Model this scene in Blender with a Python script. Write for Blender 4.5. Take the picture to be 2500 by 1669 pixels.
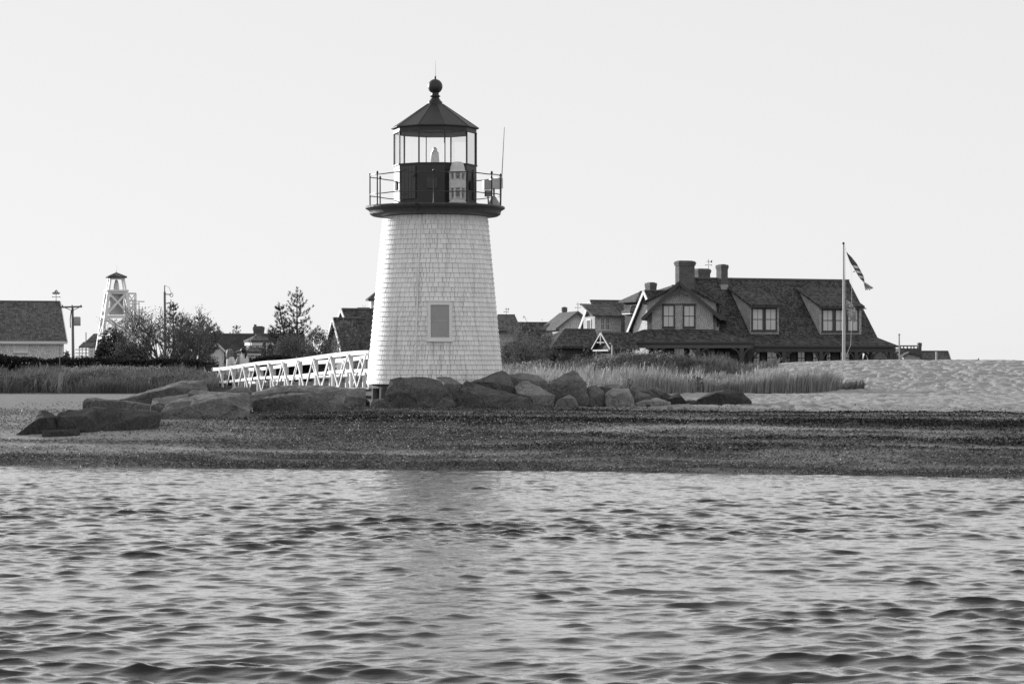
import bpy, bmesh, math, random
import numpy as np
from mathutils import Vector, Matrix, noise as mnoise

for o in list(bpy.data.objects):
    bpy.data.objects.remove(o)
SC = bpy.context.scene
COL = SC.collection
R = math.radians
rnd = random.Random(7)
rng = np.random.default_rng(11)

# ------------------------------------------------------------------ camera, sky, sun, exposure
CAM_H = 2.2                      # eye height above the water, on a boat
FPX = 85.0 / 36.0 * 2500.0       # focal length in photo pixels
HOR = 880.0                      # row of the horizon in the photo
cam_d = bpy.data.cameras.new('camera')
cam = bpy.data.objects.new('camera', cam_d)
COL.objects.link(cam)
cam.location = (0, 0, CAM_H)
cam.rotation_euler = (R(90), 0, 0)
cam_d.lens = 85
cam_d.sensor_width = 36
cam_d.shift_y = (HOR - 834.5) / 2500.0
cam_d.clip_start = 0.5
cam_d.clip_end = 20000
cam_d.dof.use_dof = True
cam_d.dof.focus_distance = 64
cam_d.dof.aperture_fstop = 13
SC.camera = cam

SUN_AZ = R(137)                  # from the direction towards the camera, turning to the left
SUN_EL = R(10)
sun_vec = Vector((-math.sin(SUN_AZ) * math.cos(SUN_EL), -math.cos(SUN_AZ) * math.cos(SUN_EL), math.sin(SUN_EL)))
world = bpy.data.worlds.new('World')
SC.world = world
world.use_nodes = True
wn = world.node_tree
wn.nodes.clear()
sky = wn.nodes.new('ShaderNodeTexSky')
sky.sky_type = 'NISHITA'
sky.sun_disc = False
sky.sun_elevation = SUN_EL
sky.sun_rotation = math.atan2(sun_vec.x, sun_vec.y)
sky.air_density = 1.0
sky.dust_density = 0.3
bw = wn.nodes.new('ShaderNodeRGBToBW')
gam = wn.nodes.new('ShaderNodeMath'); gam.operation = 'POWER'; gam.inputs[1].default_value = 0.12
mul = wn.nodes.new('ShaderNodeMath'); mul.operation = 'MULTIPLY'; mul.inputs[1].default_value = 6.95
bg = wn.nodes.new('ShaderNodeBackground'); bg.inputs[1].default_value = 0.1
wo = wn.nodes.new('ShaderNodeOutputWorld')
wn.links.new(sky.outputs[0], bw.inputs[0])
wn.links.new(bw.outputs[0], gam.inputs[0])
wn.links.new(gam.outputs[0], mul.inputs[0])
wn.links.new(mul.outputs[0], bg.inputs[0])
wn.links.new(bg.outputs[0], wo.inputs[0])

sun_d = bpy.data.lights.new('sun', 'SUN')
sun_d.energy = 5.0
sun_d.angle = R(0.5)
sun_d.color = (1, 1, 1)          # black-and-white photograph: neutral light
sun = bpy.data.objects.new('sun', sun_d)
COL.objects.link(sun)
sun.rotation_euler = sun_vec.to_track_quat('Z', 'Y').to_euler()
sun.location = (-40, 40, 40)

vs = SC.view_settings
vs.view_transform = 'Standard'
vs.look = 'None'
vs.exposure = 0.0
vs.gamma = 1.0
SC.cycles.max_bounces = 6
SC.cycles.transparent_max_bounces = 24

# ------------------------------------------------------------------ helpers
def tag(o, label=None, cat=None, group=None, kind=None):
    if label: o['label'] = label
    if cat: o['category'] = cat
    if group: o['group'] = group
    if kind: o['kind'] = kind
    return o

def empty(name, loc=(0, 0, 0), rz=0.0, label=None, cat=None, group=None):
    o = bpy.data.objects.new(name, None)
    COL.objects.link(o)
    o.location = loc
    o.rotation_euler = (0, 0, rz)
    o.empty_display_size = 0.2
    return tag(o, label, cat, group)

def W(px, py, d):
    """photo pixel at distance d -> point in the world"""
    return Vector(((px - 1250) / FPX * d, d, CAM_H + (HOR - py) / FPX * d))

class Frame:
    """a building's own axes: u along the front, v to the back, z up"""
    def __init__(s, px, d, yaw, z=0.0):
        p = W(px, HOR, d)
        s.o = Vector((p.x, p.y, z)); s.yaw = yaw
        s.c, s.s = math.cos(yaw), math.sin(yaw)
    def uz(s, px, py, v=0.0):
        dx = (px - 1250) / FPX
        bx = s.o.x - s.s * v; by = s.o.y + s.c * v
        # t*dx = bx + u*c ; t = by + u*s
        u = (by * dx - bx) / (s.c - s.s * dx)
        t = by + u * s.s
        return u, CAM_H + (HOR - py) / FPX * t - s.o.z
    def P(s, px, py, v=0.0):
        u, z = s.uz(px, py, v)
        return Vector((u, v, z))
    def u(s, px, v=0.0):
        return s.uz(px, HOR, v)[0]
    def empty(s, name, label, cat, group=None):
        return empty(name, s.o, s.yaw, label, cat, group)

class MB:
    def __init__(s):
        s.v = []; s.f = []; s.m = []
    def add(s, vs_, fs, mi=0):
        b = len(s.v)
        s.v.extend([tuple(p) for p in vs_])
        for f in fs:
            s.f.append(tuple(b + i for i in f)); s.m.append(mi)
        return s
    def box(s, lo, hi, mi=0):
        (a, b, c), (d, e, f) = lo, hi
        s.add([(a, b, c), (d, b, c), (d, e, c), (a, e, c), (a, b, f), (d, b, f), (d, e, f), (a, e, f)],
              [(0, 3, 2, 1), (4, 5, 6, 7), (0, 1, 5, 4), (1, 2, 6, 5), (2, 3, 7, 6), (3, 0, 4, 7)], mi)
        return s
    def bar(s, p0, p1, w, h, up=(0, 0, 1), mi=0):
        """rectangular bar between two points: w across, h along up"""
        p0 = Vector(p0); p1 = Vector(p1)
        t = (p1 - p0).normalized(); up = Vector(up)
        a = t.cross(up)
        if a.length < 1e-5: a = t.cross(Vector((1, 0, 0)))
        a.normalize(); b = a.cross(t).normalized()
        q = []
        for p in (p0, p1):
            for i, j in ((-1, -1), (1, -1), (1, 1), (-1, 1)):
                q.append(p + a * (i * w / 2) + b * (j * h / 2))
        s.add(q, [(0, 3, 2, 1), (4, 5, 6, 7), (0, 1, 5, 4), (1, 2, 6, 5), (2, 3, 7, 6), (3, 0, 4, 7)], mi)
        return s
    def slab(s, pts, thick, mi=0):
        """polygon (list of points) thickened downwards"""
        n = len(pts)
        lo = [Vector(p) - Vector((0, 0, thick)) for p in pts]
        fs = [tuple(range(n)), tuple(range(2 * n - 1, n - 1, -1))]
        for i in range(n):
            j = (i + 1) % n
            fs.append((i, i + n, j + n, j))
        s.add(list(pts) + lo, fs, mi)
        return s
    def prism(s, pts, vec, mi=0):
        n = len(pts); vec = Vector(vec)
        q = [Vector(p) + vec for p in pts]
        fs = [tuple(range(n)), tuple(range(2 * n - 1, n - 1, -1))]
        for i in range(n):
            j = (i + 1) % n
            fs.append((i, i + n, j + n, j))
        s.add(list(pts) + q, fs, mi)
        return s
    def tube(s, pts, rad, n=6, mi=0, cap=True):
        pts = [Vector(p) for p in pts]
        if not hasattr(rad, '__len__'): rad = [rad] * len(pts)
        b = len(s.v); ref = None
        for i, p in enumerate(pts):
            t = (pts[min(i + 1, len(pts) - 1)] - pts[max(i - 1, 0)])
            if t.length < 1e-9: t = Vector((0, 0, 1))
            t.normalize()
            if ref is None:
                ref = t.cross(Vector((0.31, 0.9, 0.2)))
                if ref.length < 1e-3: ref = t.cross(Vector((1, 0, 0)))
            a = (ref - t * ref.dot(t)).normalized(); ref = a
            c = t.cross(a)
            for k in range(n):
                w = 2 * math.pi * k / n
                s.v.append(tuple(p + (a * math.cos(w) + c * math.sin(w)) * rad[i]))
        for i in range(len(pts) - 1):
            for k in range(n):
                k2 = (k + 1) % n
                s.f.append((b + i * n + k, b + i * n + k2, b + (i + 1) * n + k2, b + (i + 1) * n + k)); s.m.append(mi)
        if cap:
            s.f.append(tuple(b + k for k in range(n - 1, -1, -1))); s.m.append(mi)
            e = b + (len(pts) - 1) * n
            s.f.append(tuple(e + k for k in range(n))); s.m.append(mi)
        return s
    def lathe(s, prof, n=32, c=(0, 0), a0=0.0, mi=0, close=True):
        """prof: list of (r, z)"""
        b = len(s.v)
        for r, z in prof:
            for k in range(n):
                w = a0 + 2 * math.pi * k / n
                s.v.append((c[0] + r * math.sin(w), c[1] - r * math.cos(w), z))
        for i in range(len(prof) - 1):
            for k in range(n):
                k2 = (k + 1) % n
                s.f.append((b + i * n + k, b + i * n + k2, b + (i + 1) * n + k2, b + (i + 1) * n + k)); s.m.append(mi)
        if close:
            s.f.append(tuple(b + k for k in range(n - 1, -1, -1))); s.m.append(mi)
            e = b + (len(prof) - 1) * n
            s.f.append(tuple(e + k for k in range(n))); s.m.append(mi)
        return s
    def ball(s, c, r, n=12, mi=0, sq=1.0):
        prof = [(max(r * math.sin(math.pi * i / 8), 0.0005), c[2] - sq * r * math.cos(math.pi * i / 8)) for i in range(9)]
        return s.lathe(prof, n, (c[0], c[1]), mi=mi)
    def build(s, name, mats, parent=None, smooth=None, loc=None):
        me = bpy.data.meshes.new(name)
        me.from_pydata(s.v, [], s.f)
        if not isinstance(mats, (list, tuple)): mats = [mats]
        for m in mats: me.materials.append(m)
        if len(mats) > 1: me.polygons.foreach_set('material_index', s.m)
        bm = bmesh.new(); bm.from_mesh(me)
        bmesh.ops.recalc_face_normals(bm, faces=bm.faces)
        bm.to_mesh(me); bm.free()
        if smooth is not None:
            me.polygons.foreach_set('use_smooth', [True] * len(me.polygons))
            if smooth < 179: me.set_sharp_from_angle(angle=R(smooth))
        me.update()
        o = bpy.data.objects.new(name, me)
        COL.objects.link(o)
        if parent: o.parent = parent
        if loc is not None: o.location = loc
        return o

def np_mesh(name, verts, faces, mats, parent=None, smooth=False, mi=None):
    """verts (n,3), faces (m,k) arrays -> object"""
    me = bpy.data.meshes.new(name)
    verts = np.asarray(verts, dtype=np.float32); faces = np.asarray(faces, dtype=np.int32)
    nf, k = faces.shape
    me.vertices.add(len(verts)); me.vertices.foreach_set('co', verts.ravel())
    me.loops.add(nf * k); me.loops.foreach_set('vertex_index', faces.ravel())
    me.polygons.add(nf)
    me.polygons.foreach_set('loop_start', np.arange(nf, dtype=np.int32) * k)
    if smooth: me.polygons.foreach_set('use_smooth', np.ones(nf, dtype=bool))
    if not isinstance(mats, (list, tuple)): mats = [mats]
    for m in mats: me.materials.append(m)
    if mi is not None: me.polygons.foreach_set('material_index', np.asarray(mi, dtype=np.int32))
    me.update(calc_edges=True)
    o = bpy.data.objects.new(name, me)
    COL.objects.link(o)
    if parent: o.parent = parent
    return o

# ------------------------------------------------------------------ noise on arrays
def vnoise(x, y, seed=0):
    xi = np.floor(x).astype(np.int64); yi = np.floor(y).astype(np.int64)
    fx = x - xi; fy = y - yi
    fx = fx * fx * fx * (fx * (fx * 6 - 15) + 10); fy = fy * fy * fy * (fy * (fy * 6 - 15) + 10)
    def h(a, b):
        n = (a * 374761393 + b * 668265263 + seed * 974634767) & 0xffffffff
        n = ((n ^ (n >> 13)) * 1274126177) & 0xffffffff
        return ((n ^ (n >> 16)) & 0xffff) / 65535.0
    a = h(xi, yi); b = h(xi + 1, yi); c = h(xi, yi + 1); d = h(xi + 1, yi + 1)
    return (a + (b - a) * fx) * (1 - fy) + (c + (d - c) * fx) * fy
def fbm(x, y, seed=0, o=4):
    s = 0; a = 0.5; t = 0
    for i in range(o):
        s = s + a * vnoise(x * 2 ** i, y * 2 ** i, seed + i * 17); t += a; a *= 0.5
    return s / t
def sstep(a, b, x):
    t = np.clip((x - a) / (b - a), 0, 1)
    return t * t * (3 - 2 * t)

# ------------------------------------------------------------------ materials (all grey: a black-and-white photograph)
def new_mat(name):
    m = bpy.data.materials.new(name); m.use_nodes = True
    nt = m.node_tree
    return m, nt, nt.nodes['Principled BSDF']
def math_node(nt, op, a, b=None):
    n = nt.nodes.new('ShaderNodeMath'); n.operation = op
    for i, x in enumerate((a, b)):
        if x is None: continue
        if isinstance(x, (int, float)): n.inputs[i].default_value = x
        else: nt.links.new(x, n.inputs[i])
    return n.outputs[0]
def plain(name, base, rough=0.7, var=0.25, scale=6.0, bump=0.0, bscale=40.0, stretch=(1, 1, 1), spec=0.3, attr=False):
    m, nt, p = new_mat(name)
    tc = nt.nodes.new('ShaderNodeTexCoord')
    mp = nt.nodes.new('ShaderNodeMapping'); mp.inputs['Scale'].default_value = stretch
    nt.links.new(tc.outputs['Object'], mp.inputs[0])
    nz = nt.nodes.new('ShaderNodeTexNoise'); nz.inputs['Scale'].default_value = scale
    nz.inputs['Detail'].default_value = 6; nz.inputs['Roughness'].default_value = 0.65
    nt.links.new(mp.outputs[0], nz.inputs['Vector'])
    v = math_node(nt, 'MULTIPLY_ADD', nz.outputs[0], 2 * var * base)
    v.node.inputs[2].default_value = base * (1 - var)
    nt.links.new(v, p.inputs['Base Color'])
    p.inputs['Roughness'].default_value = rough
    p.inputs['Specular IOR Level'].default_value = spec
    if bump:
        nb = nt.nodes.new('ShaderNodeTexNoise'); nb.inputs['Scale'].default_value = bscale
        nb.inputs['Detail'].default_value = 5
        nt.links.new(mp.outputs[0], nb.inputs['Vector'])
        bp = nt.nodes.new('ShaderNodeBump'); bp.inputs['Strength'].default_value = bump
        bp.inputs['Distance'].default_value = 0.05
        nt.links.new(nb.outputs[0], bp.inputs['Height'])
        nt.links.new(bp.outputs[0], p.inputs['Normal'])
    return m
def coursed(name, base, bw_, bh, mortar, mcol, var=0.5, rough=0.85, big=0.3, bump=0.4):
    """shingles or bricks: courses on the (x+y, z) plane of the building's own axes"""
    m, nt, p = new_mat(name)
    tc = nt.nodes.new('ShaderNodeTexCoord')
    sx = nt.nodes.new('ShaderNodeSeparateXYZ'); nt.links.new(tc.outputs['Object'], sx.inputs[0])
    cb = nt.nodes.new('ShaderNodeCombineXYZ')
    nn = nt.nodes.new('ShaderNodeSeparateXYZ'); nt.links.new(tc.outputs['Normal'], nn.inputs[0])
    side = math_node(nt, 'GREATER_THAN', math_node(nt, 'ABSOLUTE', nn.outputs[0]), math_node(nt, 'ABSOLUTE', nn.outputs[1]))
    pick = nt.nodes.new('ShaderNodeMix'); pick.data_type = 'FLOAT'
    nt.links.new(side, pick.inputs[0]); nt.links.new(sx.outputs[0], pick.inputs[2]); nt.links.new(sx.outputs[1], pick.inputs[3])
    nt.links.new(pick.outputs[0], cb.inputs[0])
    nt.links.new(sx.outputs[2], cb.inputs[1])
    br = nt.nodes.new('ShaderNodeTexBrick')
    br.inputs['Scale'].default_value = 1.0
    br.inputs['Brick Width'].default_value = bw_; br.inputs['Row Height'].default_value = bh
    br.inputs['Mortar Size'].default_value = mortar; br.inputs['Mortar Smooth'].default_value = 0.2
    a, b = base * (1 - var), base * (1 + var)
    br.inputs['Color1'].default_value = (a, a, a, 1); br.inputs['Color2'].default_value = (b, b, b, 1)
    br.inputs['Mortar'].default_value = (mcol, mcol, mcol, 1)
    br.offset_frequency = 2; br.squash_frequency = 3; br.squash = 0.8
    nt.links.new(cb.outputs[0], br.inputs['Vector'])
    nz = nt.nodes.new('ShaderNodeTexNoise'); nz.inputs['Scale'].default_value = 1.3; nz.inputs['Detail'].default_value = 7
    nt.links.new(tc.outputs['Object'], nz.inputs['Vector'])
    f = math_node(nt, 'MULTIPLY_ADD', nz.outputs[0], 2 * big); f.node.inputs[2].default_value = 1 - big
    mx = nt.nodes.new('ShaderNodeMix'); mx.data_type = 'RGBA'; mx.blend_type = 'MULTIPLY'; mx.inputs[0].default_value = 1
    nt.links.new(br.outputs['Color'], mx.inputs[6]); nt.links.new(f, mx.inputs[7])
    nt.links.new(mx.outputs[2], p.inputs['Base Color'])
    p.inputs['Roughness'].default_value = rough; p.inputs['Specular IOR Level'].default_value = 0.2
    bp = nt.nodes.new('ShaderNodeBump'); bp.inputs['Strength'].default_value = bump; bp.inputs['Distance'].default_value = 0.03
    nt.links.new(br.outputs['Color'], bp.inputs['Height']); nt.links.new(bp.outputs[0], p.inputs['Normal'])
    return m
def leafy(name, base, var=0.5, scale=3.0, rough=0.75, transl=0.25):
    m, nt, p = new_mat(name)
    tc = nt.nodes.new('ShaderNodeTexCoord')
    nz = nt.nodes.new('ShaderNodeTexNoise'); nz.inputs['Scale'].default_value = scale; nz.inputs['Detail'].default_value = 5
    nt.links.new(tc.outputs['Object'], nz.inputs['Vector'])
    gi = nt.nodes.new('ShaderNodeNewGeometry')
    r = math_node(nt, 'ADD', nz.outputs[0], gi.outputs['Random Per Island'])
    v = math_node(nt, 'MULTIPLY_ADD', r, var * base); v.node.inputs[2].default_value = base * (1 - var)
    nt.links.new(v, p.inputs['Base Color']); p.inputs['Roughness'].default_value = rough
    p.inputs['Specular IOR Level'].default_value = 0.2
    tr = nt.nodes.new('ShaderNodeBsdfTranslucent'); nt.links.new(v, tr.inputs[0])
    mx = nt.nodes.new('ShaderNodeMixShader'); mx.inputs[0].default_value = transl
    nt.links.new(p.outputs[0], mx.inputs[1]); nt.links.new(tr.outputs[0], mx.inputs[2])
    nt.links.new(mx.outputs[0], nt.nodes['Material Output'].inputs[0])
    return m

def rocky(name, base):
    m, nt, p = new_mat(name)
    tc = nt.nodes.new('ShaderNodeTexCoord')
    def nz(sc, det, ro=0.65):
        n = nt.nodes.new('ShaderNodeTexNoise'); n.inputs['Scale'].default_value = sc; n.inputs['Detail'].default_value = det
        n.inputs['Roughness'].default_value = ro
        nt.links.new(tc.outputs['Object'], n.inputs['Vector']); return n.outputs[0]
    big = math_node(nt, 'MULTIPLY_ADD', nz(1.7, 6), 2.2); big.node.inputs[2].default_value = -0.1
    spk = math_node(nt, 'MULTIPLY_ADD', nz(20, 4, 0.8), 3.0); spk.node.inputs[2].default_value = -0.5
    wob = nt.nodes.new('ShaderNodeTexNoise'); wob.inputs['Scale'].default_value = 2.5; wob.inputs['Detail'].default_value = 4
    nt.links.new(tc.outputs['Object'], wob.inputs['Vector'])
    ad = nt.nodes.new('ShaderNodeVectorMath'); ad.operation = 'MULTIPLY_ADD'; ad.inputs[1].default_value = (0.5, 0.5, 0.5)
    nt.links.new(wob.outputs['Color'], ad.inputs[0]); nt.links.new(tc.outputs['Object'], ad.inputs[2])
    vo = nt.nodes.new('ShaderNodeTexVoronoi'); vo.feature = 'DISTANCE_TO_EDGE'; vo.inputs['Scale'].default_value = 0.75
    nt.links.new(ad.outputs[0], vo.inputs['Vector'])
    cr = nt.nodes.new('ShaderNodeMapRange'); cr.inputs[1].default_value = 0.0; cr.inputs[2].default_value = 0.016; cr.inputs[3].default_value = 0.6; cr.inputs[4].default_value = 1.0
    nt.links.new(vo.outputs['Distance'], cr.inputs[0])
    v = math_node(nt, 'MULTIPLY', math_node(nt, 'MULTIPLY', math_node(nt, 'MULTIPLY', big, spk), base), cr.outputs[0])
    oi = nt.nodes.new('ShaderNodeObjectInfo')
    tone = math_node(nt, 'MULTIPLY_ADD', oi.outputs['Random'], 0.7); tone.node.inputs[2].default_value = 0.72
    v = math_node(nt, 'MULTIPLY', v, tone)
    nt.links.new(v, p.inputs['Base Color'])
    p.inputs['Roughness'].default_value = 0.85; p.inputs['Specular IOR Level'].default_value = 0.25
    bp = nt.nodes.new('ShaderNodeBump'); bp.inputs['Strength'].default_value = 0.8; bp.inputs['Distance'].default_value = 0.04
    nt.links.new(math_node(nt, 'ADD', math_node(nt, 'ADD', nz(18, 5), nz(5, 4)), cr.outputs[0]), bp.inputs['Height']); nt.links.new(bp.outputs[0], p.inputs['Normal'])
    return m
M = {}
M['white_shingle'] = plain('white_shingle', 0.8, 0.55, 0.09, 1.7, 0.12, 30, (1, 1, 0.5))
def weathered_white():
    m = plain('white_shingle', 0.8, 0.55, 0.05, 1.7, 0.12, 30, (1, 1, 0.5)); nt = m.node_tree; p = nt.nodes['Principled BSDF']
    base = p.inputs['Base Color'].links[0].from_socket
    gi = nt.nodes.new('ShaderNodeNewGeometry')
    tc = nt.nodes.new('ShaderNodeTexCoord'); mp = nt.nodes.new('ShaderNodeMapping'); mp.inputs['Scale'].default_value = (5, 5, 0.35)
    nt.links.new(tc.outputs['Object'], mp.inputs[0])
    nz = nt.nodes.new('ShaderNodeTexNoise'); nz.inputs['Scale'].default_value = 1.6; nz.inputs['Detail'].default_value = 6
    nt.links.new(mp.outputs[0], nz.inputs['Vector'])
    st = nt.nodes.new('ShaderNodeMapRange'); st.inputs[1].default_value = 0.53; st.inputs[2].default_value = 0.8; st.inputs[3].default_value = 1.0; st.inputs[4].default_value = 0.6
    nt.links.new(nz.outputs[0], st.inputs[0])
    v = math_node(nt, 'MULTIPLY_ADD', gi.outputs['Random Per Island'], 0.14); v.node.inputs[2].default_value = 0.9
    nt.links.new(math_node(nt, 'MULTIPLY', math_node(nt, 'MULTIPLY', base, v), st.outputs[0]), p.inputs['Base Color'])
    return m
M['white_shingle'] = weathered_white()
M['white_paint'] = plain('white_paint', 0.8, 0.5, 0.06, 3.0, 0.08, 25)
M['bridge_paint'] = plain('bridge_paint', 0.62, 0.55, 0.14, 3.0, 0.1, 25)
M['carved_trim'] = plain('carved_trim', 0.42, 0.6, 0.1, 2.0)
M['trim_white'] = plain('trim_white', 0.72, 0.6, 0.08, 2.0)
M['black_paint'] = plain('black_paint', 0.022, 0.5, 0.5, 5.0, 0.06, 25, spec=0.5)
M['worn_black'] = plain('worn_black', 0.035, 0.4, 0.8, 9.0, 0.25, 30, spec=0.5)
M['door_paint'] = plain('door_paint', 0.05, 0.5, 0.3, 4.0, spec=0.5)
M['iron'] = plain('iron', 0.03, 0.4, 0.4, 10, spec=0.5)
M['grey_metal'] = plain('grey_metal', 0.35, 0.45, 0.2, 6)
M['horn_white'] = plain('horn_white', 0.55, 0.55, 0.3, 9, 0.1, 30)
M['lens_white'] = plain('lens_white', 0.85, 0.2, 0.04, 9)
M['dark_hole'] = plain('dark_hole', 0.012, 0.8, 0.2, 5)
M['pane_grey'] = plain('pane_grey', 0.3, 0.25, 0.25, 2.5)
M['pile'] = plain('pile', 0.1, 0.85, 0.5, 6, 0.4, 20, (1, 1, 0.15))
M['granite'] = rocky('granite', 0.12)
M['granite_light'] = rocky('granite_light', 0.17)
M['granite_wet'] = rocky('granite_wet', 0.045)
M['roof_dark'] = coursed('roof_dark', 0.075, 0.16, 0.11, 0.012, 0.03, 0.6, big=0.45)
M['roof_grey'] = coursed('roof_grey', 0.12, 0.17, 0.12, 0.012, 0.05, 0.4, big=0.35)
M['roof_slate'] = coursed('roof_slate', 0.055, 0.3, 0.16, 0.012, 0.03, 0.25, big=0.2)
M['wall_shingle'] = coursed('wall_shingle', 0.52, 0.12, 0.13, 0.008, 0.13, 0.16, big=0.3)
M['wall_ivy'] = plain('wall_ivy', 0.07, 0.9, 0.6, 4)
M['wall_pale'] = coursed('wall_pale', 0.74, 0.16, 0.13, 0.008, 0.2, 0.15, big=0.15)
M['brick'] = coursed('brick', 0.1, 0.21, 0.075, 0.012, 0.17, 0.3, big=0.3)
M['trim_dark'] = plain('trim_dark', 0.075, 0.6, 0.25, 3)
M['trim_grey'] = plain('trim_grey', 0.14, 0.6, 0.2, 3)
M['pane_porch'] = plain('pane_porch', 0.8, 0.3, 0.15, 1.2)
M['pane_porch'].node_tree.nodes['Principled BSDF'].inputs['IOR'].default_value = 2.3
M['pane_porch'].node_tree.nodes['Principled BSDF'].inputs['Specular IOR Level'].default_value = 0.5
M['pane_porch'].node_tree.nodes['Principled BSDF'].inputs['Roughness'].default_value = 0.08
M['pane_bright'] = plain('pane_bright', 0.64, 0.2, 0.12, 1.2)
M['pane_mid'] = plain('pane_mid', 0.3, 0.15, 0.3, 1.2)
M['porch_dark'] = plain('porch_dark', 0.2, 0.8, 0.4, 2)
M['wood_grey'] = plain('wood_grey', 0.2, 0.85, 0.4, 8, 0.3, 20, (1, 1, 0.2))
M['wood_pale'] = plain('wood_pale', 0.3, 0.85, 0.3, 8, 0.3, 20, (1, 1, 0.2))
M['bark'] = plain('bark', 0.09, 0.9, 0.4, 8)
M['bark_pale'] = plain('bark_pale', 0.16, 0.9, 0.4, 8)
M['needles'] = leafy('needles', 0.085)
M['juniper'] = leafy('juniper', 0.06)
M['leaf_brown'] = leafy('leaf_brown', 0.15)
M['leaf_mid'] = leafy('leaf_mid', 0.09)
M['hedge_leaf'] = leafy('hedge_leaf', 0.026, 0.6)
M['grass_dark'] = leafy('grass_dark', 0.13, 0.55, 0.6, transl=0.35)
M['grass_pale'] = leafy('grass_pale', 0.36, 0.75, 0.6, transl=0.35)
M['grass_mid'] = leafy('grass_mid', 0.15, 0.6, 0.6, transl=0.25)
M['seed_head'] = leafy('seed_head', 0.3, 0.6, 0.6, transl=0.3)
M['skin'] = plain('skin', 0.4, 0.6, 0.05, 5)
M['cloth_white'] = plain('cloth_white', 0.62, 0.85, 0.08, 8)
M['cloth_grey'] = plain('cloth_grey', 0.3, 0.85, 0.1, 8)
M['cloth_black'] = plain('cloth_black', 0.018, 0.85, 0.3, 8)
M['cloth_pale'] = plain('cloth_pale', 0.48, 0.85, 0.08, 8)
M['hair_fair'] = plain('hair_fair', 0.17, 0.6, 0.4, 30, stretch=(1, 1, 0.2))
M['hair_dark'] = plain('hair_dark', 0.02, 0.5, 0.4, 30)
M['flag_dark'] = plain('flag_dark', 0.045, 0.8, 0.2, 6)
M['flag_red'] = plain('flag_red', 0.11, 0.8, 0.2, 6)
M['flag_white'] = plain('flag_white', 0.75, 0.8, 0.1, 6)
M['flag_grey'] = plain('flag_grey', 0.27, 0.8, 0.2, 6)
M['flag_pale'] = plain('flag_pale', 0.36, 0.8, 0.2, 6)
M['pole_white'] = plain('pole_white', 0.6, 0.4, 0.1, 4)

def glass_mat():
    m, nt, p = new_mat('clear_glass')
    nt.nodes.remove(p)
    t = nt.nodes.new('ShaderNodeBsdfTransparent'); t.inputs[0].default_value = (0.985, 0.985, 0.985, 1)
    g = nt.nodes.new('ShaderNodeBsdfGlossy'); g.inputs['Roughness'].default_value = 0.05
    fr = nt.nodes.new('ShaderNodeFresnel'); fr.inputs[0].default_value = 1.45
    mx = nt.nodes.new('ShaderNodeMixShader')
    nt.links.new(fr.outputs[0], mx.inputs[0]); nt.links.new(t.outputs[0], mx.inputs[1]); nt.links.new(g.outputs[0], mx.inputs[2])
    nt.links.new(mx.outputs[0], nt.nodes['Material Output'].inputs[0])
    return m
M['glass'] = glass_mat()

# ------------------------------------------------------------------ ground
def shore_y(x):
    x = np.asarray(x, dtype=float)
    return 48.1 - 0.26 * np.clip(x, -40, 40) + 0.25 * np.sin(x * 0.35 + 1.0) + 0.1 * np.sin(x * 1.1)
def base_height(x, y):
    x = np.asarray(x, dtype=float); y = np.asarray(y, dtype=float)
    t = y - shore_y(x)
    z = np.where(t > 0, 1.17 * (1 - np.exp(-np.maximum(t, 0) / 5.2)), np.maximum(0.09 * t, -2.0))
    dune = 1.03 * sstep(76, 101, y) * sstep(0.5, 15, x) * (1 - 0.75 * sstep(106, 135, y))
    z = z + dune * (1 - 0.05 * sstep(20, 24, x))
    z = z + 0.62 * np.exp(-((x - 4.6) / 3.0) ** 2 - ((y - 92) / 5.5) ** 2)
    z = z + 0.25 * np.exp(-((x + 0.3) / 2.5) ** 2 - ((y - 96) / 6.0) ** 2)
    z = z + 0.15 * sstep(78, 96, y) * (1 - sstep(-6, 0, x))
    return z
def weed_amount(x, y):
    """how much seaweed and shell lies on the sand, in bands that follow the tide lines"""
    t = y - shore_y(x)
    n = fbm(x * 0.22, t * 1.1, 3, 4) - 0.5
    tt = t + n * 2.2
    f = fbm(x * 0.55, t * 2.6, 9, 4)
    right = sstep(-3, 5, x)
    left = 1 - sstep(-8, -3.5, x)
    b = np.zeros_like(t)
    def band(c, w, a):
        return a * np.exp(-((tt - c) / w) ** 2)
    patch = sstep(0.30, 0.62, f)
    bed = (0.95 - 0.68 * left - 0.25 * right) * (1 - sstep(5.2, 7.5, tt)) * (0.6 + 0.6 * patch)
    bed = bed * (1 - 0.9 * right * np.exp(-((tt - 4.9) / 0.6) ** 2)) * (1 - 0.75 * right * np.exp(-((tt - 3.0) / 0.22) ** 2)) * (1 - 0.92 * (1 - right) * np.exp(-((tt - 1.7) / 0.24) ** 2)) * (1 - 0.85 * np.exp(-((tt - 0.85) / 0.16) ** 2)) * (1 - 0.7 * left * np.exp(-((tt - 3.2) / 0.7) ** 2))
    b = b + bed + band(0.3, 0.45, 0.6) + band(2.6, 0.3, 0.45 * left) + band(8.0, 1.2, 0.5 * (1 - left) * (1 - 0.4 * right) + 0.3 * left) + band(10.2, 1.6, 0.85 * (1 - right) * (1 - left) + 0.1 * right)
    b = b + wrack_amount(x, y)
    return np.clip(b * sstep(-0.45, 0.0, t), 0, 1.2) * (1 - sstep(10.3, 13.5, tt + 2.0 * (f - 0.5)))
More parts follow.
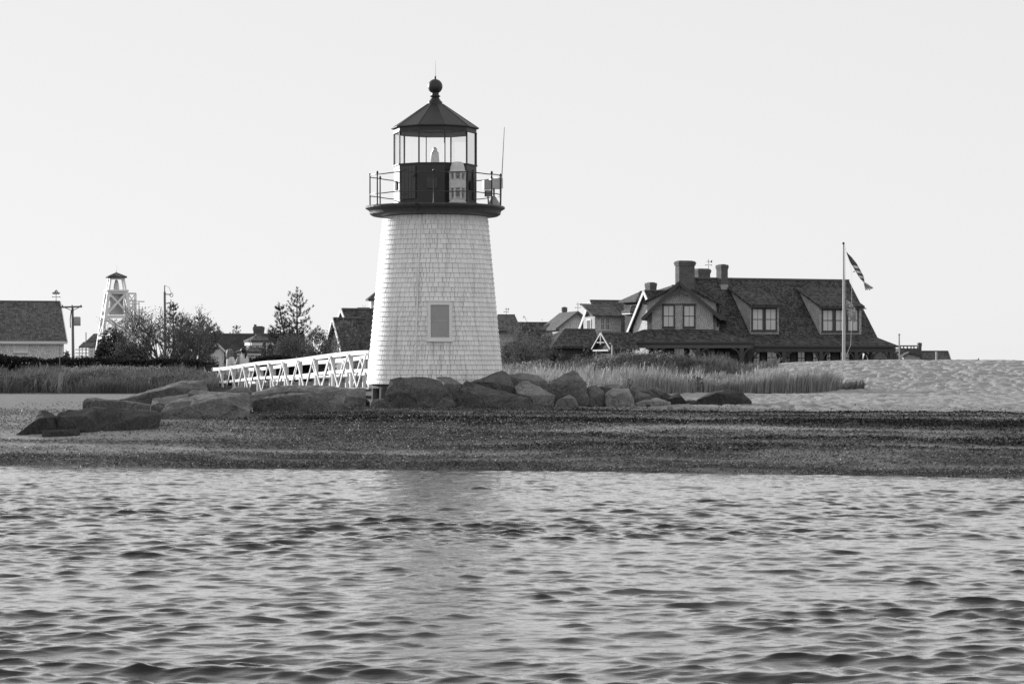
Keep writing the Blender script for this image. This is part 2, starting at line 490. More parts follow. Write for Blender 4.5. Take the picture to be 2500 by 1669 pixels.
def wrack_amount(x, y):
    """the thick dark lines of fresh seaweed"""
    t = y - shore_y(x)
    n = fbm(x * 0.3, t * 1.1, 13, 4) - 0.5
    tt = t + n * 1.5
    f = sstep(0.2, 0.46, fbm(x * 0.5, t * 2.2, 19, 4))
    right = sstep(-4, 4, x); left = 1 - sstep(-8, -3.5, x)
    b = 1.3 * np.exp(-((tt - 6.5) / 0.6) ** 2) * (1 - left) + 0.75 * np.exp(-((tt - 9.6) / 0.3) ** 2) * right
    b = b + right * (0.7 * np.exp(-((tt - 3.6) / 0.3) ** 2) + 0.6 * np.exp(-((tt - 2.5) / 0.22) ** 2)) + 0.5 * np.exp(-((tt - 8.3) / 0.3) ** 2) * (1 - left)
    return np.clip(b * (0.25 + 0.9 * f), 0, 1) * sstep(0, 0.4, t)
def ground_height(x, y):
    z = base_height(x, y)
    t = y - shore_y(x)
    dn = sstep(74, 82, y) * sstep(2.0, 6, x) * (1 - sstep(104, 112, y)) + 0.85 * sstep(9.5, 13, t) * (1 - sstep(104, 112, y)) * sstep(-2, 4, x)
    dn = np.clip(dn, 0, 1)
    pit = sstep(0.55, 0.75, vnoise(x * 3.4 + y * 0.5, y * 1.9, 21)) + 0.7 * sstep(0.55, 0.75, vnoise(x * 5.6 - y * 0.3, y * 3.1, 27))
    z = z + dn * (-0.075 * pit + 0.04 * (fbm(x * 3.6, y * 2.4, 61, 2) - 0.5)) + dn * 0.12 * (fbm(x * 0.35, y * 0.3, 4, 2) - 0.5)
    z = z + 0.05 * weed_amount(x, y) * fbm(x * 3, y * 3, 31, 2)
    return z
def gz(x, y):
    return float(base_height(np.array([x]), np.array([y]))[0])
def ground_d(px, py, d0=45.0, d1=112.0):
    """distance at which the sight line through a pixel meets the ground"""
    d = np.arange(d0, d1, 0.1)
    x = (px - 1250) / FPX * d
    z = CAM_H + (HOR - py) / FPX * d
    hit = np.nonzero(z <= base_height(x, d))[0]
    return float(d[hit[0]]) if len(hit) else d1

def growing(a, step, ratio, end):
    out = [a]
    while out[-1] < end:
        out.append(out[-1] + step); step *= ratio
    return np.array(out[1:])
xs_f = np.concatenate([np.arange(-14, 2, 0.12), np.arange(2, 24.01, 0.05)])
g_ = growing(24, 0.2, 1.28, 4000)
xs = np.concatenate([(-(g_ - 24) - 14)[::-1], xs_f, g_])
ys_f = np.concatenate([np.arange(44, 74, 0.2), np.arange(74, 110.01, 0.1)])
ys = np.concatenate([np.arange(5, 44, 1.0), ys_f, growing(110, 0.3, 1.25, 9000)])
X, Y = np.meshgrid(xs, ys)
Z = ground_height(X, Y)
Z = np.where(Y > 3000, np.minimum(Z, 1.0), Z)
nx, ny = len(xs), len(ys)
idx = np.arange(nx * ny).reshape(ny, nx)
F4 = np.stack([idx[:-1, :-1], idx[:-1, 1:], idx[1:, 1:], idx[1:, :-1]], -1).reshape(-1, 4)

def ground_mat():
    m, nt, p = new_mat('sand')
    at = nt.nodes.new('ShaderNodeAttribute'); at.attribute_name = 'weed'
    at2 = nt.nodes.new('ShaderNodeAttribute'); at2.attribute_name = 'turf'
    at4 = nt.nodes.new('ShaderNodeAttribute'); at4.attribute_name = 'wrack'
    at3 = nt.nodes.new('ShaderNodeAttribute'); at3.attribute_name = 'sand_dark'
    tc = nt.nodes.new('ShaderNodeTexCoord')
    n1 = nt.nodes.new('ShaderNodeTexNoise'); n1.inputs['Scale'].default_value = 3.0; n1.inputs['Detail'].default_value = 8
    n1.inputs['Roughness'].default_value = 0.75
    nt.links.new(tc.outputs['Object'], n1.inputs['Vector'])
    s = math_node(nt, 'MULTIPLY_ADD', n1.outputs[0], 0.3); s.node.inputs[2].default_value = 0.22
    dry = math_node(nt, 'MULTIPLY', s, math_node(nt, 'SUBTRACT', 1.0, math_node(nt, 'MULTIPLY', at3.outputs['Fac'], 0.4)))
    def mix(a, b, f):
        n = nt.nodes.new('ShaderNodeMix'); n.data_type = 'FLOAT'
        nt.links.new(f, n.inputs[0])
        for i, v in ((2, a), (3, b)):
            if isinstance(v, float): n.inputs[i].default_value = v
            else: nt.links.new(v, n.inputs[i])
        return n.outputs[0]
    w = math_node(nt, 'MULTIPLY', at.outputs['Fac'], 0.95); w.node.use_clamp = True
    c = mix(mix(dry, 0.105, w), 0.022, at4.outputs['Fac'])
    c = mix(c, 0.05, at2.outputs['Fac'])
    nt.links.new(c, p.inputs['Base Color'])
    p.inputs['Roughness'].default_value = 0.9; p.inputs['Specular IOR Level'].default_value = 0.15
    n2 = nt.nodes.new('ShaderNodeTexNoise'); n2.inputs['Scale'].default_value = 9.0; n2.inputs['Detail'].default_value = 8; n2.inputs['Roughness'].default_value = 0.7
    nt.links.new(tc.outputs['Object'], n2.inputs['Vector'])
    bp = nt.nodes.new('ShaderNodeBump'); bp.inputs['Strength'].default_value = 1.0; bp.inputs['Distance'].default_value = 0.07
    nt.links.new(n2.outputs[0], bp.inputs['Height']); nt.links.new(bp.outputs[0], p.inputs['Normal'])
    return m
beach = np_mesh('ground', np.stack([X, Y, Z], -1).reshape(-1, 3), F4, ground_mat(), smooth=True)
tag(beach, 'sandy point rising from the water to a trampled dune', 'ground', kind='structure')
def vattr(o, name, a):
    at = o.data.attributes.new(name, 'FLOAT', 'POINT')
    at.data.foreach_set('value', np.asarray(a, dtype=np.float32).ravel())
vattr(beach, 'weed', np.clip(weed_amount(X, Y), 0, 1))
vattr(beach, 'wrack', wrack_amount(X, Y))
turf = np.maximum(sstep(77, 80, Y) * (1 - sstep(-6, -2, X)), sstep(108, 118, Y))
vattr(beach, 'turf', turf)
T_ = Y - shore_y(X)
sand_dark = 1 - sstep(0.2, 1.6, T_)  # wet sand beside the water
sand_dark = np.maximum(sand_dark, (0.95 - 0.5 * sstep(-2, 6, X)) * sstep(6, 8, T_) * (1 - sstep(13, 17, T_) * sstep(-6, -2, X)))  # sand also darker higher up the beach, most on the left
vattr(beach, 'sand_dark', sand_dark)

# seaweed and shell fragments on the tide lines
def flakes(name, n, dens_pow, size, mat, seed, base=0.0, dmax=1.0, fn=None):
    r = np.random.default_rng(seed)
    x = r.uniform(-13, 13.5, n * 6); t = r.uniform(-0.1, 14, n * 6); y = shore_y(x) + t
    keep = np.abs(x) < y * 0.222 + 0.5
    x, y = x[keep], y[keep]
    w = (fn or weed_amount)(x, y)
    k = r.uniform(0, 1, len(x)) < base + dmax * np.clip(w, 0, 1) ** dens_pow
    x, y = x[k][:n], y[k][:n]
    z = ground_height(x, y)
    n = len(x)
    sz = size * r.uniform(0.5, 1.5, n)
    yaw = r.uniform(0, 6.283, n); til = r.normal(0, 0.7, n)
    ax = np.stack([np.cos(yaw), np.sin(yaw), np.zeros(n)], -1)
    bx = np.stack([-np.sin(yaw) * np.cos(til), np.cos(yaw) * np.cos(til), np.sin(til)], -1)
    c = np.stack([x, y, z + 0.3 * sz * np.abs(np.sin(til)) + 0.006], -1)
    h = r.uniform(0.5, 1.1, n)
    q = []
    for i, j in ((-1, -1), (1, -0.6), (1, 1), (-0.7, 0.8)):
        q.append(c + ax * (i * sz / 2)[:, None] + bx * (j * sz * h / 2)[:, None])
    v = np.stack(q, 1).reshape(-1, 3)
    o = np_mesh(name, v, np.arange(4 * n).reshape(n, 4), mat)
    return o
M['weed'] = leafy('weed', 0.13, 0.92, 2.0, 0.6, 0.1)
M['wrack'] = leafy('wrack', 0.028, 0.6, 2.0, 0.6, 0.1)
M['shell'] = leafy('shell', 0.48, 0.6, 2.0, 0.5, 0.1)
tag(flakes('beach_litter', 170000, 1.3, 0.027, M['weed'], 5, 0.008, 0.8, lambda a, b: weed_amount(a, b) * (1 - 0.9 * wrack_amount(a, b))), 'grey dried eelgrass and litter spread over the lower beach', 'eelgrass', kind='stuff')
tag(flakes('seaweed', 80000, 1.2, 0.034, M['wrack'], 8, 0.002, 0.9, wrack_amount), 'dark seaweed lying in thick lines along the beach', 'seaweed', kind='stuff')
tag(flakes('shell_debris', 90000, 0.8, 0.017, M['shell'], 6, 0.012, 0.4, lambda a, b: weed_amount(a, b) * (1 - 0.8 * wrack_amount(a, b)) * (0.25 + 1.5 * sstep(0.4, 0.6, fbm(a * 0.5, b * 2.5, 55, 3)))), 'pale shell fragments and bits of straw strewn over the beach', 'shells', kind='stuff')

# ------------------------------------------------------------------ water
def make_water():
    xf = np.arange(-12.5, 12.51, 0.03)
    g = growing(12.5, 0.06, 1.16, 3000)
    wx = np.concatenate([-g[::-1], xf, g])
    st = [12.0]; s = 0.022
    while st[-1] < 56:
        st.append(st[-1] + s)
        s = 0.022 * (st[-1] / 14.0) ** 0.8
    gy = growing(12.0, 0.05, 1.25, 2000)
    wy = np.concatenate([(12 - (gy - 12))[::-1], np.array(st), ])
    XX, YY = np.meshgrid(wx, wy)
    H = np.zeros_like(XX); DX = np.zeros_like(XX); DY = np.zeros_like(XX)
    r = np.random.default_rng(23)
    off = shore_y(XX) - YY
    far = np.where(np.abs(XX) > 14, np.exp(-(np.abs(XX) - 14) / 8), 1.0) * np.where(YY < 11, np.exp(-(11 - YY) / 6), 1.0)
    mod = 0.4 + 1.2 * fbm(XX * 0.16 + 5, YY * 0.26, 77, 3)
    lam = np.concatenate([r.uniform(1.1, 2.2, 8), r.uniform(0.5, 1.0, 20), r.uniform(0.24, 0.5, 36), r.uniform(0.10, 0.24, 40)])
    for L in lam:
        k = 2 * math.pi / L
        th = r.normal(R(-90 + 6), R(15) if L > 0.5 else R(25))
        steep = (0.016 if L > 1.05 else 0.028 if L > 0.5 else 0.036 if L > 0.24 else 0.034)
        a = steep / k * r.uniform(0.6, 1.4)
        a = a * ((0.25 + 0.75 * sstep(0, 14, off)) if L > 0.5 else (0.5 + 0.5 * sstep(0, 12, off)))
        kx, ky = k * math.cos(th), k * math.sin(th)
        ph = kx * XX + ky * YY + r.uniform(0, 6.283)
        sn, cs = np.sin(ph), np.cos(ph)
        H += a * cs; DX -= 1.25 * a * math.cos(th) * sn; DY -= 1.25 * a * math.sin(th) * sn
    f = far * mod
    V = np.stack([XX + DX * f, YY + DY * f, H * f], -1).reshape(-1, 3)
    n0, n1 = len(wx), len(wy)
    ii = np.arange(n0 * n1).reshape(n1, n0)
    FF = np.stack([ii[:-1, :-1], ii[:-1, 1:], ii[1:, 1:], ii[1:, :-1]], -1).reshape(-1, 4)
    m, nt, p = new_mat('sea_water')
    p.inputs['Base Color'].default_value = (0.006, 0.006, 0.006, 1)
    p.inputs['Roughness'].default_value = 0.03
    p.inputs['IOR'].default_value = 1.45
    p.inputs['Specular IOR Level'].default_value = 0.5
    tc = nt.nodes.new('ShaderNodeTexCoord')
    mp = nt.nodes.new('ShaderNodeMapping'); mp.inputs['Scale'].default_value = (0.45, 1.5, 1)
    nt.links.new(tc.outputs['Object'], mp.inputs[0])
    n1_ = nt.nodes.new('ShaderNodeTexNoise'); n1_.inputs['Scale'].default_value = 13; n1_.inputs['Detail'].default_value = 5
    n1_.inputs['Roughness'].default_value = 0.6
    nt.links.new(mp.outputs[0], n1_.inputs['Vector'])
    bp = nt.nodes.new('ShaderNodeBump'); bp.inputs['Strength'].default_value = 0.26; bp.inputs['Distance'].default_value = 0.03
    nt.links.new(n1_.outputs[0], bp.inputs['Height']); nt.links.new(bp.outputs[0], p.inputs['Normal'])
    # reflection strength follows the water's Fresnel curve, a little stronger at grazing angles
    gl = nt.nodes.new('ShaderNodeBsdfGlossy'); gl.inputs['Roughness'].default_value = 0.03
    df = nt.nodes.new('ShaderNodeBsdfDiffuse'); df.inputs[0].default_value = (0.012, 0.012, 0.012, 1)
    fr = nt.nodes.new('ShaderNodeFresnel'); fr.inputs[0].default_value = 1.34
    for n in (gl, df, fr): nt.links.new(bp.outputs[0], n.inputs['Normal'])
    fac = math_node(nt, 'MULTIPLY', math_node(nt, 'POWER', fr.outputs[0], 1.25), 3.1); fac.node.use_clamp = True
    mx = nt.nodes.new('ShaderNodeMixShader')
    nt.links.new(fac, mx.inputs[0]); nt.links.new(df.outputs[0], mx.inputs[1]); nt.links.new(gl.outputs[0], mx.inputs[2])
    nt.links.new(mx.outputs[0], nt.nodes['Material Output'].inputs[0]); nt.nodes.remove(p)
    o = np_mesh('water', V, FF, m, smooth=True)
    tag(o, 'rippled grey harbour water in front of the beach', 'water', kind='structure')
make_water()

# ------------------------------------------------------------------ lighthouse
LD = 64.0
LS = FPX / LD
LX = W(1062.5, 0, LD).x
def lz(py): return CAM_H + (HOR - py) / LS
lh = empty('lighthouse', (LX, LD, 0), 0, 'short round white shingled lighthouse with black lantern room above the rocks', 'lighthouse')
Z0, Z1 = lz(936), lz(531)
def tower_r(z):
    t = (z - Z0) / (Z1 - Z0)
    return 1.80 + (1.385 - 1.80) * t
def shingle_tower():
    mb = MB()
    mb.lathe([(tower_r(Z0) - 0.03, Z0 + 0.01), (tower_r(Z1) - 0.03, Z1)], 96, mi=1)
    rows = 35; hrow = (Z1 - Z0) / rows
    for i in range(rows):
        za = Z0 + i * hrow; zb = za + hrow + 0.012
        circ = 2 * math.pi * tower_r(za)
        a = rnd.uniform(0, 0.1); end = a + 2 * math.pi
        while a < end - 0.02:
            w = rnd.choice((0.085, 0.11, 0.13, 0.16, 0.19)) * rnd.uniform(0.9, 1.1) / tower_r(za)
            if a + w > end - 0.03: w = end - a
            gap = 0.0042 / tower_r(za)
            a0, a1 = a + gap, a + w - gap
            off = 0.019 + rnd.uniform(-0.002, 0.003)
            dz = rnd.uniform(-0.002, 0.002)
            vs_ = []
            nseg = 2
            for k in range(nseg + 1):
                w_ = a0 + (a1 - a0) * k / nseg
                sn, cs = math.sin(w_), -math.cos(w_)
                ro = tower_r(za) + off; ri = tower_r(za) - 0.012
                rt = tower_r(zb) - 0.004
                vs_ += [(ri * sn, ri * cs, za + dz), (ro * sn, ro * cs, za + dz), (rt * sn, rt * cs, zb)]
            fs = []
            for k in range(nseg):
                b = k * 3
                fs += [(b, b + 3, b + 4, b + 1), (b + 1, b + 4, b + 5, b + 2)]
            fs += [(0, 1, 2), (nseg * 3 + 2, nseg * 3 + 1, nseg * 3)]
            mb.add(vs_, fs)
            a += w
    return mb
M['shingle_gap'] = plain('shingle_gap', 0.17, 0.9, 0.3, 4)
shingle_tower().build('tower_wall', [M['white_shingle'], M['shingle_gap']], lh)
# piles, and a near-black drum painting the shade of the void under the tower
core = MB().lathe([(1.2, 0.6), (1.2, Z0 + 0.0)], 24).build('void_shade', M['dark_hole'], lh)
MB().lathe([(1.68, Z0 - 0.12), (1.68, Z0 + 0.005)], 48).build('foundation_ring', M['pile'], lh)
for i in range(12):
    a = R(-54 + 30 * i)
    if i % 2: r_ = 0.13
    else: r_ = 0.17
    x, y = 1.55 * math.sin(a), -1.55 * math.cos(a)
    MB().lathe([(r_ * 1.08, 0.7), (r_, 1.2), (r_ * 0.97, Z0 - 0.125)], 12, (x, y)).build('pile', M['pile'], lh, 40)
# gallery deck with cornice
zd = lz(505)
gd = MB().lathe([(1.40, Z1 - 0.0), (1.40, lz(530)), (1.66, lz(528)), (1.73, lz(524)), (1.74, lz(518)), (1.755, lz(515)), (1.80, lz(512.5)), (1.845, lz(510)),
                 (1.85, lz(507)), (1.83, zd), (0.5, zd + 0.005)], 72).build('gallery_deck', M['worn_black'], lh, 35)
# lantern room, ten sided
LR = 1.095; A0 = R(-21)
def dec(k, r): 
    a = A0 + R(36) * k
    return r * math.sin(a), -r * math.cos(a)
lower = MB().lathe([(LR + 0.03, zd), (LR + 0.03, zd + 0.1), (LR, zd + 0.1), (LR, lz(407)), (LR + 0.03, lz(407)), (LR + 0.03, lz(404))], 10, a0=A0)
lw = lower.build('lantern_wall', M['black_paint'], lh)
def facet_part(name, k, s0, s1, z0, z1, mat, out=0.025, parent=None, grooves=0, arch=False):
    """panel on facet k; s0..s1 across the facet 0..1"""
    p0 = Vector((*dec(k, LR), 0)); p1 = Vector((*dec(k + 1, LR), 0))
    t = p1 - p0; n = Vector((t.y, -t.x, 0)).normalized()
    if n.dot(p0) < 0: n = -n
    a = p0 + t * s0; b = p0 + t * s1
    mb = MB()
    up = Vector((0, 0, 1))
    if grooves:
        for i in range(grooves):
            q0 = a + (b - a) * ((i + 0.04) / grooves); q1 = a + (b - a) * ((i + 0.96) / grooves)
            pts = [q0 + up * z0 - n * 0.01, q1 + up * z0 - n * 0.01, q1 + up * z1 - n * 0.01, q0 + up * z1 - n * 0.01]
            mb.prism(pts, n * (out + 0.01))
    elif arch:
        m_ = (a + b) / 2; w = (b - a).length / 2; e = t.normalized()
        pts = [a + up * z0, b + up * z0] + [m_ + e * (w * math.cos(R(180 * i / 8))) + up * (z1 - w + w * math.sin(R(180 * i / 8))) for i in range(9)]
        mb.prism([p - n * 0.01 for p in pts], n * (out + 0.01))
    else:
        mb.prism([a + up * z0 - n * 0.01, b + up * z0 - n * 0.01, b + up * z1 - n * 0.01, a + up * z1 - n * 0.01], n * (out + 0.01))
    return mb.build(name, mat, parent or lh)
dr = facet_part('door', -1, 0.14, 0.86, zd + 0.16, lz(412), M['door_paint'], 0.035, grooves=4)
facet_part('handle', -1, 0.72, 0.86, lz(437), lz(433), M['iron'], 0.075, dr)
facet_part('hinge', -1, 0.14, 0.4, lz(421), lz(418.5), M['iron'], 0.05, dr)
facet_part('hinge', -1, 0.14, 0.4, lz(479), lz(476.5), M['iron'], 0.05, dr)
facet_part('panel', 0, 0.3, 0.72, lz(466), lz(440), M['worn_black'], 0.03)
facet_part('vent', -2, 0.4, 0.72, lz(466), lz(444), M['dark_hole'], 0.03, arch=True)
facet_part('vent', 2, 0.22, 0.52, lz(467), lz(444), M['dark_hole'], 0.03, arch=True)
facet_part('panel', 2, 0.58, 0.9, lz(490), lz(418), M['black_paint'], 0.03)
# glazing
zg0, zg1 = lz(404), lz(327)
for k in range(10):
    p0 = Vector((*dec(k, LR - 0.02), 0)); p1 = Vector((*dec(k + 1, LR - 0.02), 0))
    MB().add([p0 + Vector((0, 0, zg0)), p1 + Vector((0, 0, zg0)), p1 + Vector((0, 0, zg1)), p0 + Vector((0, 0, zg1))], [(0, 1, 2, 3)]).build('pane', M['glass'], lh)
    q = Vector((*dec(k, LR - 0.005), 0))
    MB().bar(q + Vector((0, 0, zg0)), q + Vector((0, 0, zg1)), 0.032, 0.032, up=(q.x, q.y, 0)).build('glazing_bar', M['black_paint'], lh)
# frieze ring, hollow, pale inside
fz = MB().lathe([(LR - 0.05, zg1), (LR + 0.02, zg1), (LR + 0.02, lz(325)), (LR + 0.0, lz(325)), (LR + 0.0, lz(316)), (LR + 0.05, lz(314.5)), (LR + 0.05, lz(312.5))], 10, a0=A0, close=False)
fz.build('frieze', M['black_paint'], lh)
MB().lathe([(LR - 0.05, zg1), (LR - 0.05, lz(312.5))], 10, a0=A0, close=False).build('frieze_lining', M['grey_metal'], lh)
MB().lathe([(LR - 0.06, zd + 0.02), (LR - 0.06, zg0)], 10, a0=A0, close=False).build('wall_lining', M['trim_white'], lh)
MB().lathe([(LR - 0.01, lz(313)), (LR - 0.02, lz(312))], 10, a0=A0).build('lantern_ceiling', M['trim_white'], lh)
# roof
rt = lz(254)
roof = MB().lathe([(1.15, lz(316.0)), (1.165, lz(314.5)), (0.2, rt)], 10, a0=A0)
ro = roof.build('lantern_roof', M['black_paint'], lh)
ribs = MB()
for k in range(10):
    a, b = dec(k, 1.165), dec(k, 0.2)
    ribs.tube([(a[0], a[1], lz(314.5)), (b[0], b[1], rt)], 0.012, 5)
ribs.build('roof_seam', M['black_paint'], ro)
px_ = lambda v: v / LS
prof = [(px_(17.5), lz(256)), (px_(17.5), lz(249)), (px_(15), lz(247.5)), (px_(10.5), lz(241)), (px_(9.2), lz(238)), (px_(12.5), lz(236.5)), (px_(12.8), lz(234.5)),
        (px_(9.6), lz(233)), (px_(8.6), lz(229)), (px_(9.0), lz(227.5))]
prof += [(px_(18) * math.sin(w), lz(211.4) - px_(18) * math.cos(w)) for w in [R(30 + 14 * i) for i in range(10)]]
prof += [(px_(2.6), lz(193.5)), (px_(2.2), lz(187)), (px_(0.8), lz(186))]
MB().lathe(prof, 28).build('finial', M['black_paint'], lh, 50)
MB().tube([(0.01, 0, lz(188)), (0.012, 0, lz(148))], [0.008, 0.003], 6).build('lightning_rod', M['grey_metal'], lh)
# beacon lens inside
zb0 = lz(402)
bc = MB().lathe([(0.05, zd + 0.02), (0.05, zb0 - 0.03), (0.17, zb0 - 0.02), (0.175, zb0 + 0.02), (0.12, zb0 + 0.03), (0.125, zb0 + 0.05), (0.102, lz(372)), (0.07, lz(370)), (0.06, lz(362.5)), (0.03, lz(361)), (0.012, lz(359))], 20, (-0.01, 0))
bc.build('beacon', M['lens_white'], lh, 40)
# window on the tower
def tower_window():
    zc0, zc1 = lz(832), lz(740)
    xm = 0.17
    rr = tower_r((zc0 + zc1) / 2)
    ang = math.asin(xm / rr)
    e = empty('window', (rr * math.sin(ang), -rr * math.cos(ang) - 0.0, (zc0 + zc1) / 2))
    e.parent = lh
    e.rotation_euler = (-math.atan(0.415 / (Z1 - Z0)), 0, ang)
    w, h = 0.315, (zc1 - zc0) / 2
    fr = MB()
    fr.box((-w, -0.06, -h), (-w + 0.075, 0.06, h)); fr.box((w - 0.075, -0.06, -h), (w, 0.06, h))
    fr.box((-w + 0.075, -0.06, h - 0.085), (w - 0.075, 0.06, h)); fr.box((-w + 0.075, -0.06, -h), (w - 0.075, 0.06, -h + 0.07))
    fr.box((-w - 0.03, -0.075, h), (w + 0.03, 0.06, h + 0.035)); fr.box((-w - 0.02, -0.075, -h - 0.04), (w + 0.02, 0.06, -h))
    fr.build('frame', M['trim_white'], e)
    MB().box((-w + 0.075, -0.035, -h + 0.07), (w - 0.075, 0.03, h - 0.085)).build('pane', M['pane_grey'], e)
    sb = MB(); sb.box((-w + 0.11, -0.039, -0.015), (w - 0.11, -0.0355, 0.02))
    sb.box((-w + 0.078, -0.038, -h + 0.075), (-w + 0.1, -0.0355, h - 0.09)); sb.box((w - 0.1, -0.038, -h + 0.075), (w - 0.078, -0.0355, h - 0.09))
    sb.build('sash', M['grey_metal'], e)
tower_window()
# conduit up the tower
def on_tower(px, py, out):
    z = lz(py); r = tower_r(z)
    x = (px - 1062.5) / LS
    return Vector((x, -math.sqrt(max(r * r - x * x, 0)) - out, z))
pts = [on_tower(1019 + (1031 - 1019) * (922 - y) / (922 - 531), y, 0.035) for y in range(922, 530, -23)] 
MB().tube(pts, 0.021, 8).build('conduit', M['white_shingle'], lh, 60)
MB().tube([pts[-1], pts[-1] + Vector((-0.0, -0.1, 0.02)), Vector((pts[-1].x - 0.05, -1.77, lz(520))), Vector((pts[-1].x - 0.1, -1.86, zd + 0.02))], 0.016, 6).build('conduit', M['worn_black'], lh, 60)
# railing
RR = 1.725
rail = MB()
for zz, rr in ((zd + 0.8, 0.014), (zd + 0.3, 0.013)):
    rail.tube([(RR * math.sin(R(a)), -RR * math.cos(R(a)), zz + 0.01 * math.sin(a * 0.9)) for a in range(0, 361, 6)], rr, 6)
rl = rail.build('railing', M['iron'], lh, 60)
post_me = None
for i in range(12):
    a = R(0.7 + 30 * i)
    if post_me is None:
        p = MB().lathe([(0.035, 0), (0.035, 0.02), (0.02, 0.03), (0.017, 0.8), (0.03, 0.82), (0.033, 0.845), (0.02, 0.875), (0.003, 0.885)], 10).build('post', M['iron'], rl, 50)
        post_me = p.data
    else:
        p = bpy.data.objects.new('post', post_me); COL.objects.link(p); p.parent = rl
    p.location = (RR * math.sin(a), -RR * math.cos(a), zd)

# fog signal on the gallery
def fog_signal():
    a = R(27); r = 1.36
    fs = empty('fog_signal', (LX + r * math.sin(a), LD - r * math.cos(a), zd + 0.006), R(27 * 0.6), 'stout white fog horn stack with rounded cap on the lighthouse gallery', 'fog horn')
    h = lz(405) - zd
    hw = 0.205
    MB().lathe([(hw + 0.02, 0), (hw + 0.02, 0.05), (hw, 0.055), (hw, 0.1)], 24).build('base', M['horn_white'], fs, 40)
    b = MB()
    b.lathe([(hw, 0.39), (hw + 0.012, 0.4), (hw + 0.012, 0.6), (hw, 0.61)], 24)
    MB().lathe([(hw, 0.78), (hw + 0.02, 0.79), (hw + 0.02, 0.84), (hw - 0.01, 0.86), (hw - 0.02, 0.93), (hw - 0.06, h - 0.02), (hw - 0.12, h)], 24).build('cap', M['horn_white'], fs, 40)
    b.build('housing', M['horn_white'], fs, 40)
    for z0, z1 in ((0.1, 0.39), (0.61, 0.78)):
        hb = MB()
        hb.lathe([(hw - 0.06, z0), (hw - 0.06, z1)], 20)
        for k in range(8):
            w = R(45 * k + 10)
            q = Vector((hw * math.sin(w) * 0.95, -hw * math.cos(w) * 0.95, 0))
            hb.bar(q + Vector((0, 0, z0)), q + Vector((0, 0, z1)), 0.045, 0.05, up=q)
        hn = hb.build('horn', M['horn_white'], fs)
        for k in range(8):
            w = R(45 * k + 32.5)
            q = Vector(((hw - 0.055) * math.sin(w), -(hw - 0.055) * math.cos(w), (z0 + z1) / 2))
            MB().ball((q.x, q.y, q.z), 0.035, 8, sq=min(2.0, (z1 - z0) * 7)).build('opening', M['wood_grey'], hn)
fog_signal()
def sensor():
    a = R(70)
    p = W(1203, 500, LD + 0.3)
    e = empty('weather_sensor', (p.x, p.y, zd + 0.004), R(20), 'pale box sensor on a conical base at the railing of the lighthouse gallery', 'sensor')
    MB().lathe([(0.24, 0), (0.22, 0.02), (0.05, 0.28), (0.045, 0.3)], 20, (0.03, 0)).build('base', M['grey_metal'], e, 40)
    MB().tube([(0.03, 0, 0.28), (0.03, 0, 0.5)], 0.03, 10).build('stem', M['grey_metal'], e, 60)
    MB().box((-0.25, -0.1, 0.47), (-0.06, 0.13, 0.72)).build('lens_box', M['grey_metal'], e)
    MB().box((-0.058, -0.13, 0.5), (0.24, 0.15, 0.77)).build('housing', M['horn_white'], e)
    b = MB(); b.box((-0.24, -0.16, 0.28), (-0.1, -0.02, 0.44)); b.tube([(-0.17, -0.09, 0.28), (-0.15, -0.07, 0.16), (-0.14, -0.07, 0.0)], 0.02, 8)
    b.build('lamp', M['wood_grey'], e)
sensor()
def whip():
    p = W(1224, 440, LD + 0.1)
    e = MB()
    e.tube([(0, 0, 0), (0.01, 0, 0.45)], 0.022, 8)
    e.tube([(0.01, 0, 0.45), (0.05, 0, 1.15), (0.10, 0, lz(310) - zd)], [0.02, 0.014, 0.009], 8)
    o = e.build('whip_antenna', M['grey_metal'], None, 60, (p.x - 0.02, p.y, zd + 0.003))
    tag(o, 'tall thin whip antenna fixed at the edge of the lighthouse gallery', 'antenna')
whip()

